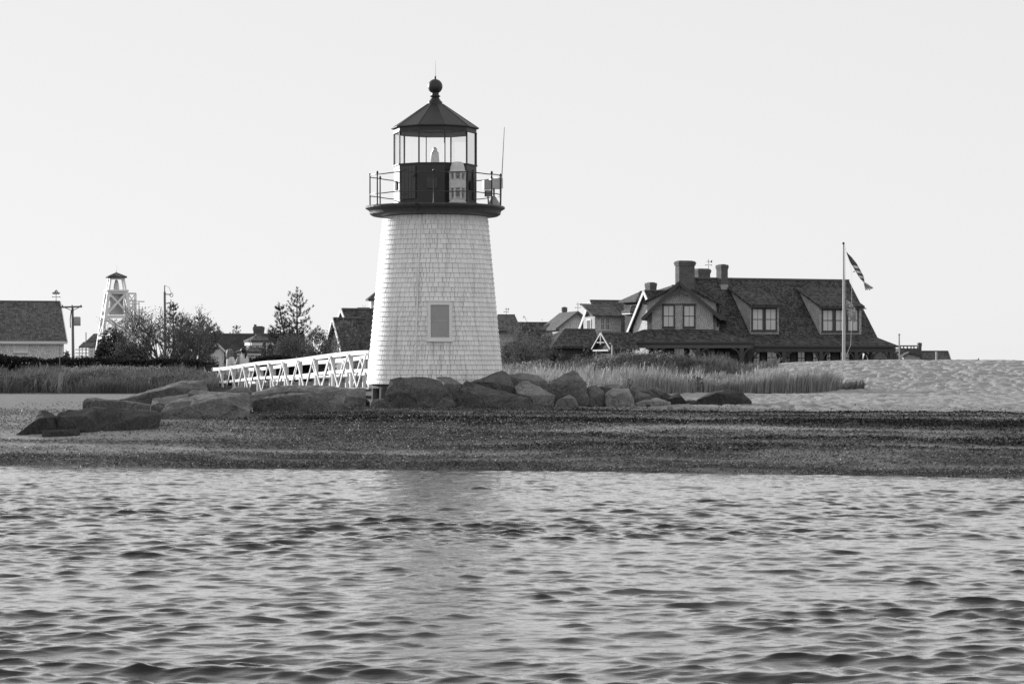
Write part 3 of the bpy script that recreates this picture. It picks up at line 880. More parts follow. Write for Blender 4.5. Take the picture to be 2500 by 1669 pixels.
# ------------------------------------------------------------------ rocks
def rock(label, pts, d=None, thick=0.9, lean=0.5, mat='granite', extra=(), amp=0.035, base_py=None, seed=0, group='granite boulders along the shore'):
    bot = max(p[1] for p in pts) if base_py is None else base_py
    cx = sum(p[0] for p in pts) / len(pts); cy = sum(p[1] for p in pts) / len(pts)
    if d is None: d = ground_d(cx, bot)
    s = FPX / d
    P = []
    for p in pts:
        up = (bot - p[1]) / s
        hh = 0.6 * (bot - min(q[1] for q in pts)) / s
        dd = (-0.25 if seed % 3 else 0.15) * min(up, hh) + 5.0 * lean * max(0, up - hh) + (p[2] if len(p) > 2 else 0)
        P.append(W(p[0], p[1], d + dd))
    for p in extra:
        P.append(W(p[0], p[1], d + p[2]))
    rr_ = random.Random(seed * 77 + 5)
    pw = max(p[0] for p in pts) - min(p[0] for p in pts); phh = bot - min(p[1] for p in pts)
    for q in range(3 if pw > 60 else 2):               # bulges that give the front its facets
        fx_ = rr_.uniform(-0.36, 0.36); fy_ = rr_.uniform(-0.30, 0.28)
        bul = 0.45 * min(pw, phh * 1.6) / s * (1 - abs(fx_)) * rr_.uniform(0.35, 1.0)
        P.append(W(cx + fx_ * pw * 0.9, (bot - phh * 0.5) + fy_ * phh, d - bul * 0.55))
    c = W(cx, cy, d)
    for p in list(P[:len(pts)]):                                  # the far side
        q = c + (p - c) * 0.82
        P.append(Vector((q.x, p.y + thick, q.z - 0.05 * abs(p.z - c.z))))
    g = gz(c.x, d)
    for p in list(P[:len(pts)]):                   # bury the foot
        if p.z < c.z:
            P.append(Vector((p.x * 0.98 + c.x * 0.02, p.y, min(p.z, g) - 0.22)))
    o = W(cx, bot, d)
    bm = bmesh.new()
    for p in P: bm.verts.new(p - o)
    r = bmesh.ops.convex_hull(bm, input=bm.verts)
    junk = [v for v in bm.verts if not v.link_faces]
    bmesh.ops.delete(bm, geom=junk, context='VERTS')
    bmesh.ops.dissolve_limit(bm, angle_limit=R(7), verts=bm.verts, edges=bm.edges)
    bmesh.ops.bevel(bm, geom=list(bm.edges), offset=0.01, segments=1, affect='EDGES', profile=0.6, clamp_overlap=True)
    bmesh.ops.triangulate(bm, faces=bm.faces)
    for _ in range(5):
        es = [e for e in bm.edges if e.calc_length() > 0.085]
        if not es: break
        bmesh.ops.subdivide_edges(bm, edges=es, cuts=1, use_grid_fill=False)
        bmesh.ops.triangulate(bm, faces=[f for f in bm.faces if len(f.verts) > 3])
    off = Vector((seed * 3.1, seed * 1.7, seed * 0.9))
    for v in bm.verts:
        q = v.co + off
        n1 = mnoise.noise(q * 1.6) * amp * 0.6 + mnoise.noise(q * 5.0) * amp * 0.7 + mnoise.noise(q * 13.0) * amp * 0.3 + abs(mnoise.noise(q * 3.0)) * -amp * 0.5
        v.co += v.normal * n1 if v.normal.length > 0 else Vector()
    bm.normal_update()
    me = bpy.data.meshes.new('boulder'); bm.to_mesh(me); bm.free()
    me.materials.append(M[mat])
    me.polygons.foreach_set('use_smooth', [True] * len(me.polygons)); me.set_sharp_from_angle(angle=R(24))
    ob = bpy.data.objects.new('boulder', me); COL.objects.link(ob); ob.location = o
    return tag(ob, label, 'boulder', group)

rock('black humped boulder at the far left tip of the rock line', [(54, 1047), (84, 1022), (97, 1001), (112, 1003), (137, 1017), (142, 1050), (108, 1058), (60, 1059)], mat='granite_wet', thick=0.7, seed=1)
rock('small dark spur at the foot of the humped black boulder', [(35, 1063), (54, 1049), (72, 1050), (70, 1063)], mat='granite_wet', thick=0.3, seed=28, amp=0.02)
rock('jagged black block between the humped boulder and the log-like boulder', [(137, 1016), (148, 1002), (191, 1001), (205, 997), (238, 994), (246, 1048), (198, 1056), (140, 1052)], mat='granite_wet', thick=0.8, seed=34)
rock('long dark boulder lying like a log beside the jagged black block', [(226, 993), (306, 999), (384, 1004), (389, 1012), (384, 1044), (306, 1050), (236, 1050)], mat='granite_wet', thick=1.0, seed=2, base_py=1051)
rock('low flat dark slab lying in front of the long log-like boulder', [(102, 1050), (194, 1046), (196, 1062), (104, 1065)], mat='granite_wet', thick=0.35, lean=0.2, seed=3, amp=0.015)
rock('flat pale-topped slab peeping over the long dark boulder', [(201, 980), (210, 970), (242, 975), (281, 983), (367, 988), (367, 1001), (204, 1001)], d=56.5, mat='granite', thick=1.0, seed=4)
rock('large pale sloping slab in front of the marsh grass', [(288, 976), (376, 955), (411, 937), (446, 928), (500, 929), (507, 952), (480, 985), (300, 990)], d=62.5, mat='granite_light', thick=1.2, lean=0.9, seed=5)
rock('mid-sized boulder wedged left of the broad sloping boulder', [(367, 990), (373, 972), (414, 966), (459, 961), (462, 985), (400, 1010), (368, 1003)], d=57.6, mat='granite', thick=0.9, lean=0.8, seed=6)
rock('broad dark boulder with a wide sloping top, largest left of the footbridge', [(389, 1009), (414, 979), (459, 970), (510, 956), (606, 958), (611, 966), (611, 1006), (574, 1012), (478, 1033), (440, 1019), (392, 1017)],
     d=56.4, mat='granite', thick=1.2, lean=1.6, extra=[(470, 988, 0.35), (600, 985, 0.4), (545, 990, .3)], seed=7, base_py=1030)
rock('pointed pale stone standing on the broad sloping boulder', [(459, 958), (469, 951), (505, 953), (515, 962), (505, 972), (462, 974)], d=58.6, mat='granite_light', thick=0.6, seed=8, amp=0.02)
rock('rounded hump of rock under the left end of the footbridge', [(545, 957), (571, 944), (598, 945), (612, 957), (612, 968), (545, 968)], d=62.5, mat='granite', thick=0.9, seed=9)
rock('long straight-edged dark slab in front of the footbridge', [(615, 979), (630, 973), (674, 963), (722, 957), (841, 951), (847, 960), (838, 987), (783, 993), (722, 1001), (674, 1010), (618, 1014)], mat='granite', thick=0.9, lean=0.5, seed=10, base_py=1006)
rock('wide pale-topped slab behind the long straight-edged slab', [(608, 966), (659, 948), (674, 940), (722, 938), (783, 939), (843, 946), (892, 949), (895, 972), (843, 976), (612, 980)], d=60.6, mat='granite', thick=1.3, lean=0.9, seed=11)
rock('flat pale stone at the foot of the tower pile', [(905, 985), (910, 974), (938, 972), (946, 986)], d=60.6, mat='granite_light', thick=0.5, seed=33, amp=0.02)
rock('low dark stone beside the tower piles', [(838, 974), (892, 972), (903, 982), (895, 986), (843, 987)], d=60.8, mat='granite_wet', thick=0.6, seed=12, amp=0.02)
rock('big square boulder with a bright left face below the tower', [(939, 964), (950, 925), (976, 921), (1034, 919), (1076, 929), (1104, 964), (1102, 975), (1067, 992), (997, 995), (940, 991)], d=59.4, mat='granite', thick=1.1, lean=0.35,
     extra=[(962, 992, -0.12), (985, 930, 0.05)], seed=13, base_py=994)
rock('rounded grey boulder behind the big square boulder', [(1066, 921), (1082, 918), (1100, 920), (1128, 936), (1126, 974), (1104, 978), (1070, 970)], d=60.7, mat='granite', thick=0.8, seed=14)
rock('small dark triangular stone below the rounded grey boulder', [(1057, 993), (1067, 971), (1083, 963), (1104, 971), (1119, 992), (1090, 995)], d=59.3, mat='granite', thick=0.6, seed=15, amp=0.02)
rock('wedge-shaped boulder tapering to the right, front of the tower', [(1118, 990), (1123, 950), (1137, 929), (1170, 938), (1292, 973), (1292, 988), (1221, 996), (1123, 996)], d=59.2, mat='granite', thick=0.9, lean=0.4, seed=16)
rock('tilted boulder with a high point resting above the wedge boulder', [(1146, 931), (1189, 915), (1226, 904), (1243, 915), (1257, 945), (1258, 968), (1200, 960)], d=60.6, mat='granite', thick=1.0, lean=0.6, extra=[(1185, 932, 0.2), (1232, 931, 0.1)], seed=17)
rock('low rounded boulder behind the tilted boulder at the tower foot', [(1233, 914), (1273, 910), (1315, 917), (1336, 931), (1340, 962), (1268, 962), (1250, 945)], d=62.0, mat='granite', thick=1.0, seed=18)
rock('tilted rectangular block with a flat pale face', [(1256, 943), (1282, 927), (1355, 964), (1352, 978), (1306, 993), (1291, 986), (1262, 960)], d=59.6, mat='granite_light', thick=0.8, lean=0.7, extra=[(1310, 974, 0.0), (1262, 955, 0.0)], seed=19)
rock('tall pyramid boulder with a sharp peak', [(1336, 936), (1376, 920), (1399, 903), (1409, 908), (1430, 932), (1441, 981), (1427, 988), (1362, 978), (1340, 965)], d=60.3, mat='granite', thick=1.0, lean=0.5, extra=[(1405, 960, 0.05)], seed=20)
rock('small dark stone in front of the pyramid boulder', [(1352, 993), (1362, 976), (1390, 963), (1404, 971), (1414, 993), (1385, 996)], d=59.2, mat='granite', thick=0.6, seed=21, amp=0.02)
rock('dark upright boulder right of the pyramid boulder', [(1434, 946), (1456, 941), (1474, 955), (1486, 985), (1441, 990), (1438, 974)], d=60.3, mat='granite', thick=0.9, seed=22)
rock('long low boulder with a sunlit top edge behind the square grey block', [(1460, 945), (1502, 938), (1526, 941), (1537, 950), (1535, 970), (1470, 970)], d=62.2, mat='granite', thick=0.9, seed=23)
rock('square grey block in the right half of the rock row', [(1476, 960), (1498, 946), (1535, 948), (1549, 973), (1552, 990), (1493, 992), (1480, 985)], d=60.0, mat='granite_light', thick=0.8, lean=0.4, seed=24)
rock('slanting slab with a bright rim right of the long low boulder', [(1530, 950), (1556, 938), (1577, 949), (1605, 966), (1600, 975), (1545, 970)], d=62.0, mat='granite', thick=0.7, seed=25)
rock('small boulder with a white sunlit left facet', [(1547, 972), (1550, 949), (1587, 964), (1592, 972), (1580, 982), (1554, 984)], d=60.6, mat='granite', thick=0.6, seed=26)
rock('angular stone between the slanting slab and the low dark stones', [(1586, 950), (1603, 945), (1629, 959), (1643, 967), (1640, 982), (1596, 980)], d=62.3, mat='granite', thick=0.8, seed=27)
rock('flat broad slab lying low in front of the sunlit small boulder', [(1551, 985), (1568, 976), (1605, 971), (1638, 981), (1640, 988), (1558, 991)], d=60.2, mat='granite_light', thick=0.8, lean=2.2, seed=29, amp=0.02)
rock('dark peaked stone near the right end of the rock row', [(1626, 977), (1638, 967), (1655, 958), (1674, 978), (1670, 985), (1630, 985)], d=61.0, mat='granite_wet', thick=0.6, seed=30, amp=0.02)
rock('low pebble-like stone between the peaked stone and the lone mound', [(1655, 984), (1680, 976), (1699, 976), (1701, 986), (1660, 987)], d=61.2, mat='granite', thick=0.4, seed=31, amp=0.015)
rock('lone dark smooth mound of rock on the sand at the far right', [(1699, 976), (1736, 957), (1776, 950), (1790, 951), (1816, 959), (1837, 979), (1832, 984), (1760, 986), (1701, 987)], d=61.0, mat='granite_wet', thick=0.9, lean=0.5, extra=[(1790, 972, 0.0)], seed=32)

rs = random.Random(99)
for k in range(16):
    px = rs.choice((rs.uniform(840, 1130), rs.uniform(1110, 1720), rs.uniform(400, 860)))
    py = (994 if px > 900 else 1003 + (860 - px) * 0.03) + rs.uniform(-2, 9)
    w_ = rs.uniform(7, 19); h_ = w_ * rs.uniform(0.4, 0.7)
    ob = rock('small stone lying on the sand at the foot of the big boulders', [(px - w_ / 2, py), (px - w_ * 0.3, py - h_ * 0.8), (px + w_ * 0.1, py - h_), (px + w_ * 0.42, py - h_ * 0.6), (px + w_ / 2, py)],
              mat=rs.choice(('granite', 'granite_wet', 'granite_light')), thick=0.2, seed=40 + k, amp=0.008, group='small stones at the foot of the boulders')
    ob.name = 'stone'; ob['category'] = 'stone'

# ------------------------------------------------------------------ footbridge
def footbridge():
    n0 = W(905, 0, 65.2); n1 = W(517, 0, 90.0)
    n0.z = n1.z = 0
    dirv = (n1 - n0); L = dirv.length; dirv.normalize()
    side = Vector((dirv.y, -dirv.x, 0))
    if side.x < 0: side = -side
    e = empty('footbridge', n0, 0, 'white timber footbridge with crossed railings leading to the lighthouse', 'footbridge')
    def zt(t):
        return 1.47 - 0.27 * float(sstep(0.0, 0.55, t)) - 0.27 * float(sstep(0.5, 1.0, t))
    NB = 11
    def pt(t, s, h): return dirv * (L * t) + side * s + Vector((0, 0, zt(t) + h))
    dk = MB()
    nbd = 120
    for i in range(nbd):
        a, b = i / nbd, (i + 0.92) / nbd
        dk.slab([pt(a, -0.06, 0), pt(b, -0.06, 0), pt(b, 1.51, 0), pt(a, 1.51, 0)], 0.045)
    dk.build('deck', M['wood_pale'], e)
    for s in (0.0, 1.45):
        top = MB(); mid = MB()
        N = 44
        for i in range(N):
            a, b = i / N, (i + 1) / N
            top.bar(pt(a, s, 0.985), pt(b, s, 0.985), 0.13, 0.045); mid.bar(pt(a, s - 0.06, 0.46), pt(b, s - 0.06, 0.46), 0.05, 0.09)
            top.bar(pt(a, s - 0.045, 0.925), pt(b, s - 0.045, 0.925), 0.04, 0.075)
        top.build('top_rail', M['bridge_paint'], e); mid.build('mid_rail', M['bridge_paint'], e)
        for k in range(NB + 1):
            t = min(k / NB, 0.998) if k else 0.004
            MB().bar(pt(t, s, -0.35 if k else -0.04), pt(t, s, 0.94), 0.09, 0.09, up=dirv).build('post', M['bridge_paint'], e)
            if k < NB:
                tm = (k + 0.5) / NB; t2 = (k + 1) / NB
                off = -0.1
                MB().bar(pt(t, s + off, 0.93), pt(tm, s + off, 0.0), 0.03, 0.06, up=dirv).build('brace', M['bridge_paint'], e)
                MB().bar(pt(tm, s + off - 0.012, 0.0), pt(t2, s + off - 0.012, 0.93), 0.03, 0.06, up=dirv).build('brace', M['bridge_paint'], e)
    return e, n0, dirv, side, L, zt
BR, bn0, bdir, bside, bL, bzt = footbridge()

# jacket over the rail end
def jacket():
    p = bn0 + bdir * (bL * 0.995)
    z = bzt(1.0) + 1.02
    bm = MB()
    rows, cols = 9, 8
    g = []
    for i in range(rows):
        a = i / (rows - 1)
        for j in range(cols):
            b = j / (cols - 1) - 0.5
            ang = a * 2 * math.pi
            yy = 0.13 * math.sin(ang) * (1 + 0.3 * rnd.random())
            zz = 0.10 * math.cos(ang) - (0.10 if math.cos(ang) < 0 else 0) * rnd.random()
            g.append((b * 0.38 * (1 + 0.2 * rnd.random()), yy, zz))
    fs = [(i * cols + j, i * cols + j + 1, (i + 1) * cols + j + 1, (i + 1) * cols + j) for i in range(rows - 1) for j in range(cols - 1)]
    bm.add(g, fs)
    # a sleeve hanging down
    bm.tube([(0.16, 0.1, 0.0), (0.3, 0.16, -0.2), (0.34, 0.2, -0.5), (0.36, 0.2, -0.72)], [0.09, 0.12, 0.13, 0.1], 9)
    o = bm.build('jacket', M['cloth_black'], None, 70, (p.x - 0.02, p.y, z))
    tag(o, 'black jacket thrown over the left end of the footbridge rail', 'jacket')
jacket()

# ------------------------------------------------------------------ people on the footbridge
def skin_body(name, joints, edges, root, mat, parent):
    me = bpy.data.meshes.new(name)
    me.from_pydata([j[0] for j in joints], edges, [])
    me.materials.append(mat)
    o = bpy.data.objects.new(name, me); COL.objects.link(o); o.parent = parent
    sk = o.modifiers.new('skin', 'SKIN'); sk.use_smooth_shade = True; sk.branch_smoothing = 0.3
    if not me.skin_vertices: 
        bpy.context.view_layer.objects.active = o
    for i, v in enumerate(me.skin_vertices[0].data):
        r = joints[i][1]
        v.radius = r if isinstance(r, tuple) else (r, r)
        v.use_root = (i == root)
    sb = o.modifiers.new('subsurf', 'SUBSURF'); sb.levels = 1; sb.render_levels = 1
    return o
def ring_cloth(secs, n=16, thick=None):
    """secs: (cx, cy, z, rx, ry)"""
    mb = MB(); b = 0
    for (cx, cy, z, rx, ry) in secs:
        for k in range(n):
            w = 2 * math.pi * k / n
            wob = 1 + 0.04 * math.sin(3 * w + z * 9) + 0.03 * math.sin(5 * w + z * 17)
            mb.v.append((cx + rx * wob * math.cos(w), cy + ry * wob * math.sin(w), z))
    for i in range(len(secs) - 1):
        for k in range(n):
            k2 = (k + 1) % n
            mb.f.append((i * n + k, i * n + k2, (i + 1) * n + k2, (i + 1) * n + k)); mb.m.append(0)
    return mb
def person(loc, rz, label, kind):
    """faces local -Y; about 1.66 m"""
    e = empty('person', loc, rz, label, 'person', 'people on the footbridge')
    J = [((0, 0, 0.93), (0.15, 0.11)), ((0, -0.01, 1.12), (0.125, 0.095)), ((0, 0.0, 1.30), (0.155, 0.105)), ((0, 0.01, 1.40), (0.10, 0.08)), ((0, 0.0, 1.46), 0.052),
         ((0, -0.015, 1.53), (0.07, 0.085)), ((0, -0.02, 1.60), (0.075, 0.095)), ((0, -0.01, 1.655), (0.045, 0.06)),
         ((-0.10, 0, 0.86), 0.085), ((-0.105, -0.01, 0.48), 0.058), ((-0.11, 0.02, 0.10), 0.038), ((-0.115, -0.10, 0.035), 0.035),
         ((0.10, 0, 0.86), 0.085), ((0.11, -0.02, 0.48), 0.058), ((0.12, 0.02, 0.10), 0.038), ((0.125, -0.10, 0.035), 0.035),
         ((-0.18, 0.0, 1.36), 0.05), ((-0.22, -0.06, 1.12), 0.042), ((-0.10, -0.27, 1.22), 0.033), ((-0.06, -0.33, 1.25), 0.03),
         ((0.18, 0.0, 1.36), 0.05), ((0.22, -0.06, 1.12), 0.042), ((0.10, -0.27, 1.24), 0.033), ((0.06, -0.33, 1.27), 0.03)]
    E = [(0, 1), (1, 2), (2, 3), (3, 4), (4, 5), (5, 6), (6, 7), (0, 8), (8, 9), (9, 10), (10, 11), (0, 12), (12, 13), (13, 14), (14, 15),
         (3, 16), (16, 17), (17, 18), (18, 19), (3, 20), (20, 21), (21, 22), (22, 23)]
    # five fingers on each hand, curled round the phone they hold
    for hand, s in ((19, -1), (23, 1)):
        hx, hy, hz_ = J[hand][0]
        for f in range(4):
            a = len(J)
            ln = (0.030, 0.034, 0.032, 0.025)[f]
            J.append(((hx + s * 0.004, hy - 0.03, hz_ + 0.03 - 0.018 * f), 0.0085)); E.append((hand, a))
            J.append(((hx - s * ln, hy - 0.045, hz_ + 0.03 - 0.018 * f), 0.008)); E.append((a, a + 1))
        a = len(J)
        J.append(((hx - s * 0.012, hy + 0.0, hz_ + 0.04), 0.01)); E.append((hand, a))
        J.append(((hx - s * 0.028, hy - 0.012, hz_ + 0.055), 0.009)); E.append((a, a + 1))
    bd = skin_body('body', J, E, 0, M['skin'], e)
    # face: nose, eyes
    fc = MB(); fc.tube([(0, -0.10, 1.60), (0, -0.128, 1.575)], [0.008, 0.014], 6)
    fc.build('nose', M['skin'], bd)
    ey = MB(); ey.ball((-0.032, -0.103, 1.605), 0.009, 8); ey.ball((0.032, -0.103, 1.605), 0.009, 8)
    ey.build('eyes', M['cloth_black'], bd)
    mo = MB(); mo.box((-0.02, -0.105, 1.545), (0.02, -0.09, 1.551)); mo.build('mouth', M['hair_fair'], bd)
    if kind == 'fair':
        top = ring_cloth([(0, 0, 0.72, 0.235, 0.18), (0, 0, 0.80, 0.24, 0.185), (0, 0, 0.98, 0.215, 0.165), (0, 0, 1.15, 0.195, 0.15), (0, 0.0, 1.31, 0.21, 0.145), (0, 0.01, 1.395, 0.155, 0.11), (0, 0.005, 1.445, 0.065, 0.065)])
        for s in (-1, 1):
            top.tube([(s * 0.155, 0, 1.375), (s * 0.225, -0.04, 1.15), (s * 0.235, -0.07, 1.09), (s * 0.13, -0.23, 1.19)], [0.075, 0.085, 0.085, 0.065], 10, cap=False)
        top.build('blouse', M['cloth_white'], e, 70)
        for s in (-1, 1):
            MB().tube([(s * 0.09, 0, 0.92), (s * 0.105, -0.015, 0.5), (s * 0.115, 0.02, 0.1)], [0.105, 0.075, 0.052], 12).build('trouser_leg', M['cloth_black'], e, 70)
        hr = MB()
        hr.ball((0, 0.015, 1.60), 0.115, 14, sq=0.95)
        r2 = random.Random(3)
        for k in range(60):
            w = r2.uniform(-2.3, 2.3); z0 = r2.uniform(1.58, 1.68); L_ = r2.uniform(0.12, 0.3)
            cx, cy = 0.095 * math.sin(w), 0.02 + 0.1 * math.cos(w)
            hr.tube([(cx, cy, z0), (cx * 1.25, cy * 1.2 + 0.01, z0 - L_ * 0.5), (cx * 1.2 + r2.uniform(-.02, .02), cy * 1.25, z0 - L_)], [0.022, 0.026, 0.01], 5)
        hr.build('hair', M['hair_fair'], e, 70)
    else:
        top = ring_cloth([(0, 0, 0.84, 0.195, 0.155), (0, 0, 0.95, 0.205, 0.165), (0, 0, 1.12, 0.19, 0.15), (0, 0, 1.30, 0.21, 0.15), (0, 0.01, 1.40, 0.155, 0.115), (0, 0.005, 1.465, 0.075, 0.075)])
        top.build('vest', M['cloth_white'], e, 70)
        for s in (-1, 1):
            MB().tube([(s * 0.165, 0, 1.37), (s * 0.225, -0.04, 1.15), (s * 0.235, -0.07, 1.09), (s * 0.12, -0.25, 1.2)], [0.07, 0.068, 0.066, 0.05], 10).build('sleeve', M['cloth_grey'], e, 70)
            MB().tube([(s * 0.09, 0, 0.92), (s * 0.105, -0.015, 0.5), (s * 0.115, 0.02, 0.08)], [0.11, 0.085, 0.065], 12).build('trouser_leg', M['cloth_pale'], e, 70)
        hr = MB(); hr.ball((0, 0.02, 1.61), 0.112, 14, sq=0.95)
        hr.tube([(0, 0.12, 1.63), (0.0, 0.17, 1.58), (0.0, 0.16, 1.46), (0.01, 0.14, 1.32)], [0.035, 0.05, 0.05, 0.012], 9)
        hr.build('hair', M['hair_dark'], e, 70)
    for s in (-1, 1):
        sh = MB(); sh.tube([(s * 0.12, 0.07, 0.045), (s * 0.12, -0.03, 0.05), (s * 0.125, -0.15, 0.035)], [0.04, 0.05, 0.035], 9)
        sh.build('shoe', M['cloth_black'], e, 70)
    return e
pA = bn0 + bdir * (bL * 0.985) + bside * 0.55
pA = W(563, 0, pA.y); zA = bzt(0.985)
person((pA.x, pA.y, zA), R(115), 'person with loose fair hair in a white blouse and dark leggings', 'fair')
pB = W(594, 0, 87.6)
person((pB.x, pB.y, bzt(0.9)), R(-140), 'person with a dark ponytail in a pale vest over grey sleeves', 'dark')
hA = Vector((pA.x, pA.y, zA + 1.29)) + Matrix.Rotation(R(115), 3, 'Z') @ Vector((0, -0.38, 0))
ph = MB().box((-0.035, -0.006, -0.07), (0.035, 0.006, 0.07)).build('phone', M['cloth_black'], None, None, hA)
ph.rotation_euler = (0, 0, R(115))
tag(ph, 'black phone held up by the person with fair hair', 'phone')

class Leaves:
    def __init__(s, seed): s.r = np.random.default_rng(seed); s.V = []
    def cloud(s, c, rad, n, size, hole=0.42, freq=1.6, shell=0.45, seed=1, flat=0.0):
        r = s.r
        p = r.normal(0, 1, (n * 3, 3)); p /= np.linalg.norm(p, axis=1)[:, None]
        q = p * (shell + (1 - shell) * r.uniform(0, 1, (n * 3, 1)) ** 0.6)
        q = q * np.array(rad) * (0.75 + 0.5 * fbm(p[:, 0] * 2.2 + seed + p[:, 2] * 1.7, p[:, 1] * 2.2 + p[:, 2] * 2.3, seed, 3))[:, None] + np.array(c)
        k = fbm(q[:, 0] * freq + q[:, 1] * 0.7, q[:, 2] * freq + q[:, 1] * 0.9, seed + 5, 3) > hole
        s.leaves(q[k][:n], size)
    def leaves(s, q, size, long=1.6):
        n = len(q); r = s.r
        a = r.normal(0, 1, (n, 3)); a /= np.linalg.norm(a, axis=1)[:, None]
        b = np.cross(a, r.normal(0, 1, (n, 3))); b /= np.linalg.norm(b, axis=1)[:, None]
        sz = (size * r.uniform(0.5, 1.4, n))[:, None]
        s.V.append(np.stack([q - a * sz * long / 2, q + b * sz / 2, q + a * sz * long / 2, q - b * sz / 2], 1).reshape(-1, 3))
    def tuft(s, p, d, n, ln, w, spread=0.5):
        r = s.r
        p = np.array(p, float); d = np.array(d, float)
        dirs = d[None, :] + r.normal(0, spread, (n, 3)); dirs /= np.linalg.norm(dirs, axis=1)[:, None]
        sd = np.cross(dirs, r.normal(0, 1, (n, 3))); sd /= np.linalg.norm(sd, axis=1)[:, None]
        L = (ln * r.uniform(0.6, 1.2, n))[:, None]
        o = p[None, :] + d[None, :] * r.uniform(-0.5, 0.2, (n, 1)) * ln
        s.V.append(np.stack([o - sd * w / 2, o + sd * w / 2, o + dirs * L + sd * w / 3, o + dirs * L - sd * w / 3], 1).reshape(-1, 3))
    def build(s, name, mat, parent):
        V = np.concatenate(s.V); n = len(V) // 4
        return np_mesh(name, V, np.arange(4 * n).reshape(n, 4), mat, parent)


# ------------------------------------------------------------------ grass and reeds
def blades(name, x, y, hmin, hmax, w, mat, seed, plume=0.0, lean=0.35, wind=(0.25, 0.05), ground=True, mats2=None):
    r = np.random.default_rng(seed)
    n = len(x)
    z = base_height(x, y) - 0.03
    cl = fbm(x * 1.3, y * 0.8, seed, 3)
    h = (hmin + (hmax - hmin) * r.uniform(0, 1, n)) * (0.25 + 1.5 * cl)
    yaw = r.uniform(0, 6.283, n)
    ax = np.stack([np.cos(yaw), np.sin(yaw), np.zeros(n)], -1)
    ln = r.normal(0, lean, (n, 2)) + np.array(wind)
    L = np.concatenate([ln, np.zeros((n, 1))], 1) * h[:, None]
    b = np.stack([x, y, z], -1); up = np.array([0, 0, 1.0])
    ww = (w * r.uniform(0.6, 1.4, n))[:, None]
    m = b + up * (h * 0.55)[:, None] + L * 0.25
    t = b + up * (h * (1 - 0.25 * (ln ** 2).sum(1)).clip(0.4, 1))[:, None] + L * 0.8
    pl = (r.uniform(0, 1, n) < plume)[:, None]
    tw = np.where(pl, 1.5, 0.15)
    V = np.stack([b - ax * ww / 2, b + ax * ww / 2, m + ax * ww * 0.42, m - ax * ww * 0.42, t + ax * ww * tw / 2, t - ax * ww * tw / 2], 1).reshape(-1, 3)
    k = np.arange(n)[:, None] * 6
    Fq = np.concatenate([k + np.array([[0, 1, 2, 3]]), k + np.array([[3, 2, 4, 5]])], 0)
    return np_mesh(name, V, Fq, mat)
def px_points(n, px0, px1, d0, d1, seed, thin=None):
    r = np.random.default_rng(seed)
    px = r.uniform(px0, px1, n); d = r.uniform(0, 1, n)
    a = np.interp(px, *d0) if isinstance(d0, tuple) else np.full(n, d0)
    b = np.interp(px, *d1) if isinstance(d1, tuple) else np.full(n, d1)
    d = a + (b - a) * d
    x = (px - 1250) / FPX * d
    if thin is not None:
        k = r.uniform(0, 1, n) < thin(x, d)
        x, d = x[k], d[k]
    return x, d
x, y = px_points(46000, -120, 520, 76.3, 94, 41, lambda a, b: np.clip(0.3 + 1.8 * (fbm(a * 0.6, b * 0.3, 77, 3) - 0.3), 0.1, 1))
tag(blades('marsh_grass', x, y, 0.35, 0.68, 0.022, M['grass_dark'], 42, 0.04), 'dark rank marsh grass in front of the clipped hedge', 'grass', kind='stuff')
x, y = px_points(4500, 180, 535, 88, 95, 43, lambda a, b: fbm(a * 0.7, b * 0.5, 8, 3) * 1.6 - 0.35)
tag(blades('wildflowers', x, y, 0.3, 0.6, 0.02, M['seed_head'], 44, 0.3), 'pale seeding wildflowers along the foot of the hedge', 'wildflowers', kind='stuff')
def weeds(name, n, px0, px1, d0, d1, size, mat, seed, hmin, hmax, thr):
    lv = Leaves(seed); r = lv.r
    x, y = px_points(n * 4, px0, px1, d0, d1, seed)
    c = fbm(x * 0.9, y * 0.45, seed, 3)
    k = r.uniform(0, 1, len(x)) < sstep(thr, thr + 0.25, c)
    x, y, c = x[k][:n], y[k][:n], c[k][:n]
    z = base_height(x, y) + (hmin + (hmax - hmin) * c * 1.4) * r.uniform(0.1, 1, len(x)) ** 0.6
    lv.leaves(np.stack([x, y, z], -1), size)
    return lv.build(name, mat, None)
# right side
front = ([1150, 1300, 1450, 1560, 1700, 1980, 2055], [64.5, 65, 66.5, 73, 77.3, 78, 80.5])
back = ([1150, 1300, 1450, 1700, 1900, 2000, 2040], [78, 81, 82, 81, 80.8, 80.8, 81])
x, y = px_points(40000, 1170, 2055, front, back, 45, lambda a, b: np.clip(0.35 + 1.5 * (fbm(a * 0.7, b * 0.35, 15, 3) - 0.25), 0, 1) * (1 - 0.8 * sstep(9.4, 10.8, a)))
tag(blades('reeds', x, y, 0.38, 0.72, 0.02, M['grass_pale'], 46, 0.12, 0.16, (0.12, 0.02)), 'pale upright reeds behind the boulders', 'reeds', kind='stuff')
x, y = px_points(30000, 1180, 1830, ([1180, 1450, 1830], [80, 83, 84]), ([1180, 1500, 1830], [100, 97, 90]), 47)
tag(blades('dune_grass', x, y, 0.28, 0.6, 0.026, M['grass_mid'], 48, 0.10), 'shaggy grass covering the low mound before the big house', 'grass', kind='stuff')
x, y = px_points(2600, 1690, 1900, 97, 101.5, 49, lambda a, b: fbm(a * 0.8, b * 0.5, 5, 3) * 1.8 - 0.4)
tag(blades('beach_weeds', x, y, 0.14, 0.32, 0.04, M['grass_mid'], 50, 0.4), 'low scrubby weeds on the dune below the porch', 'weeds', kind='stuff')
x, y = px_points(2200, 1940, 2110, ([1940, 2110], [78.3, 81.2]), ([1940, 2110], [81.0, 82.6]), 51, lambda a, b: np.clip(1.7 * (fbm(a * 1.3, b * 1.1, 25, 3) - 0.3), 0, 1))
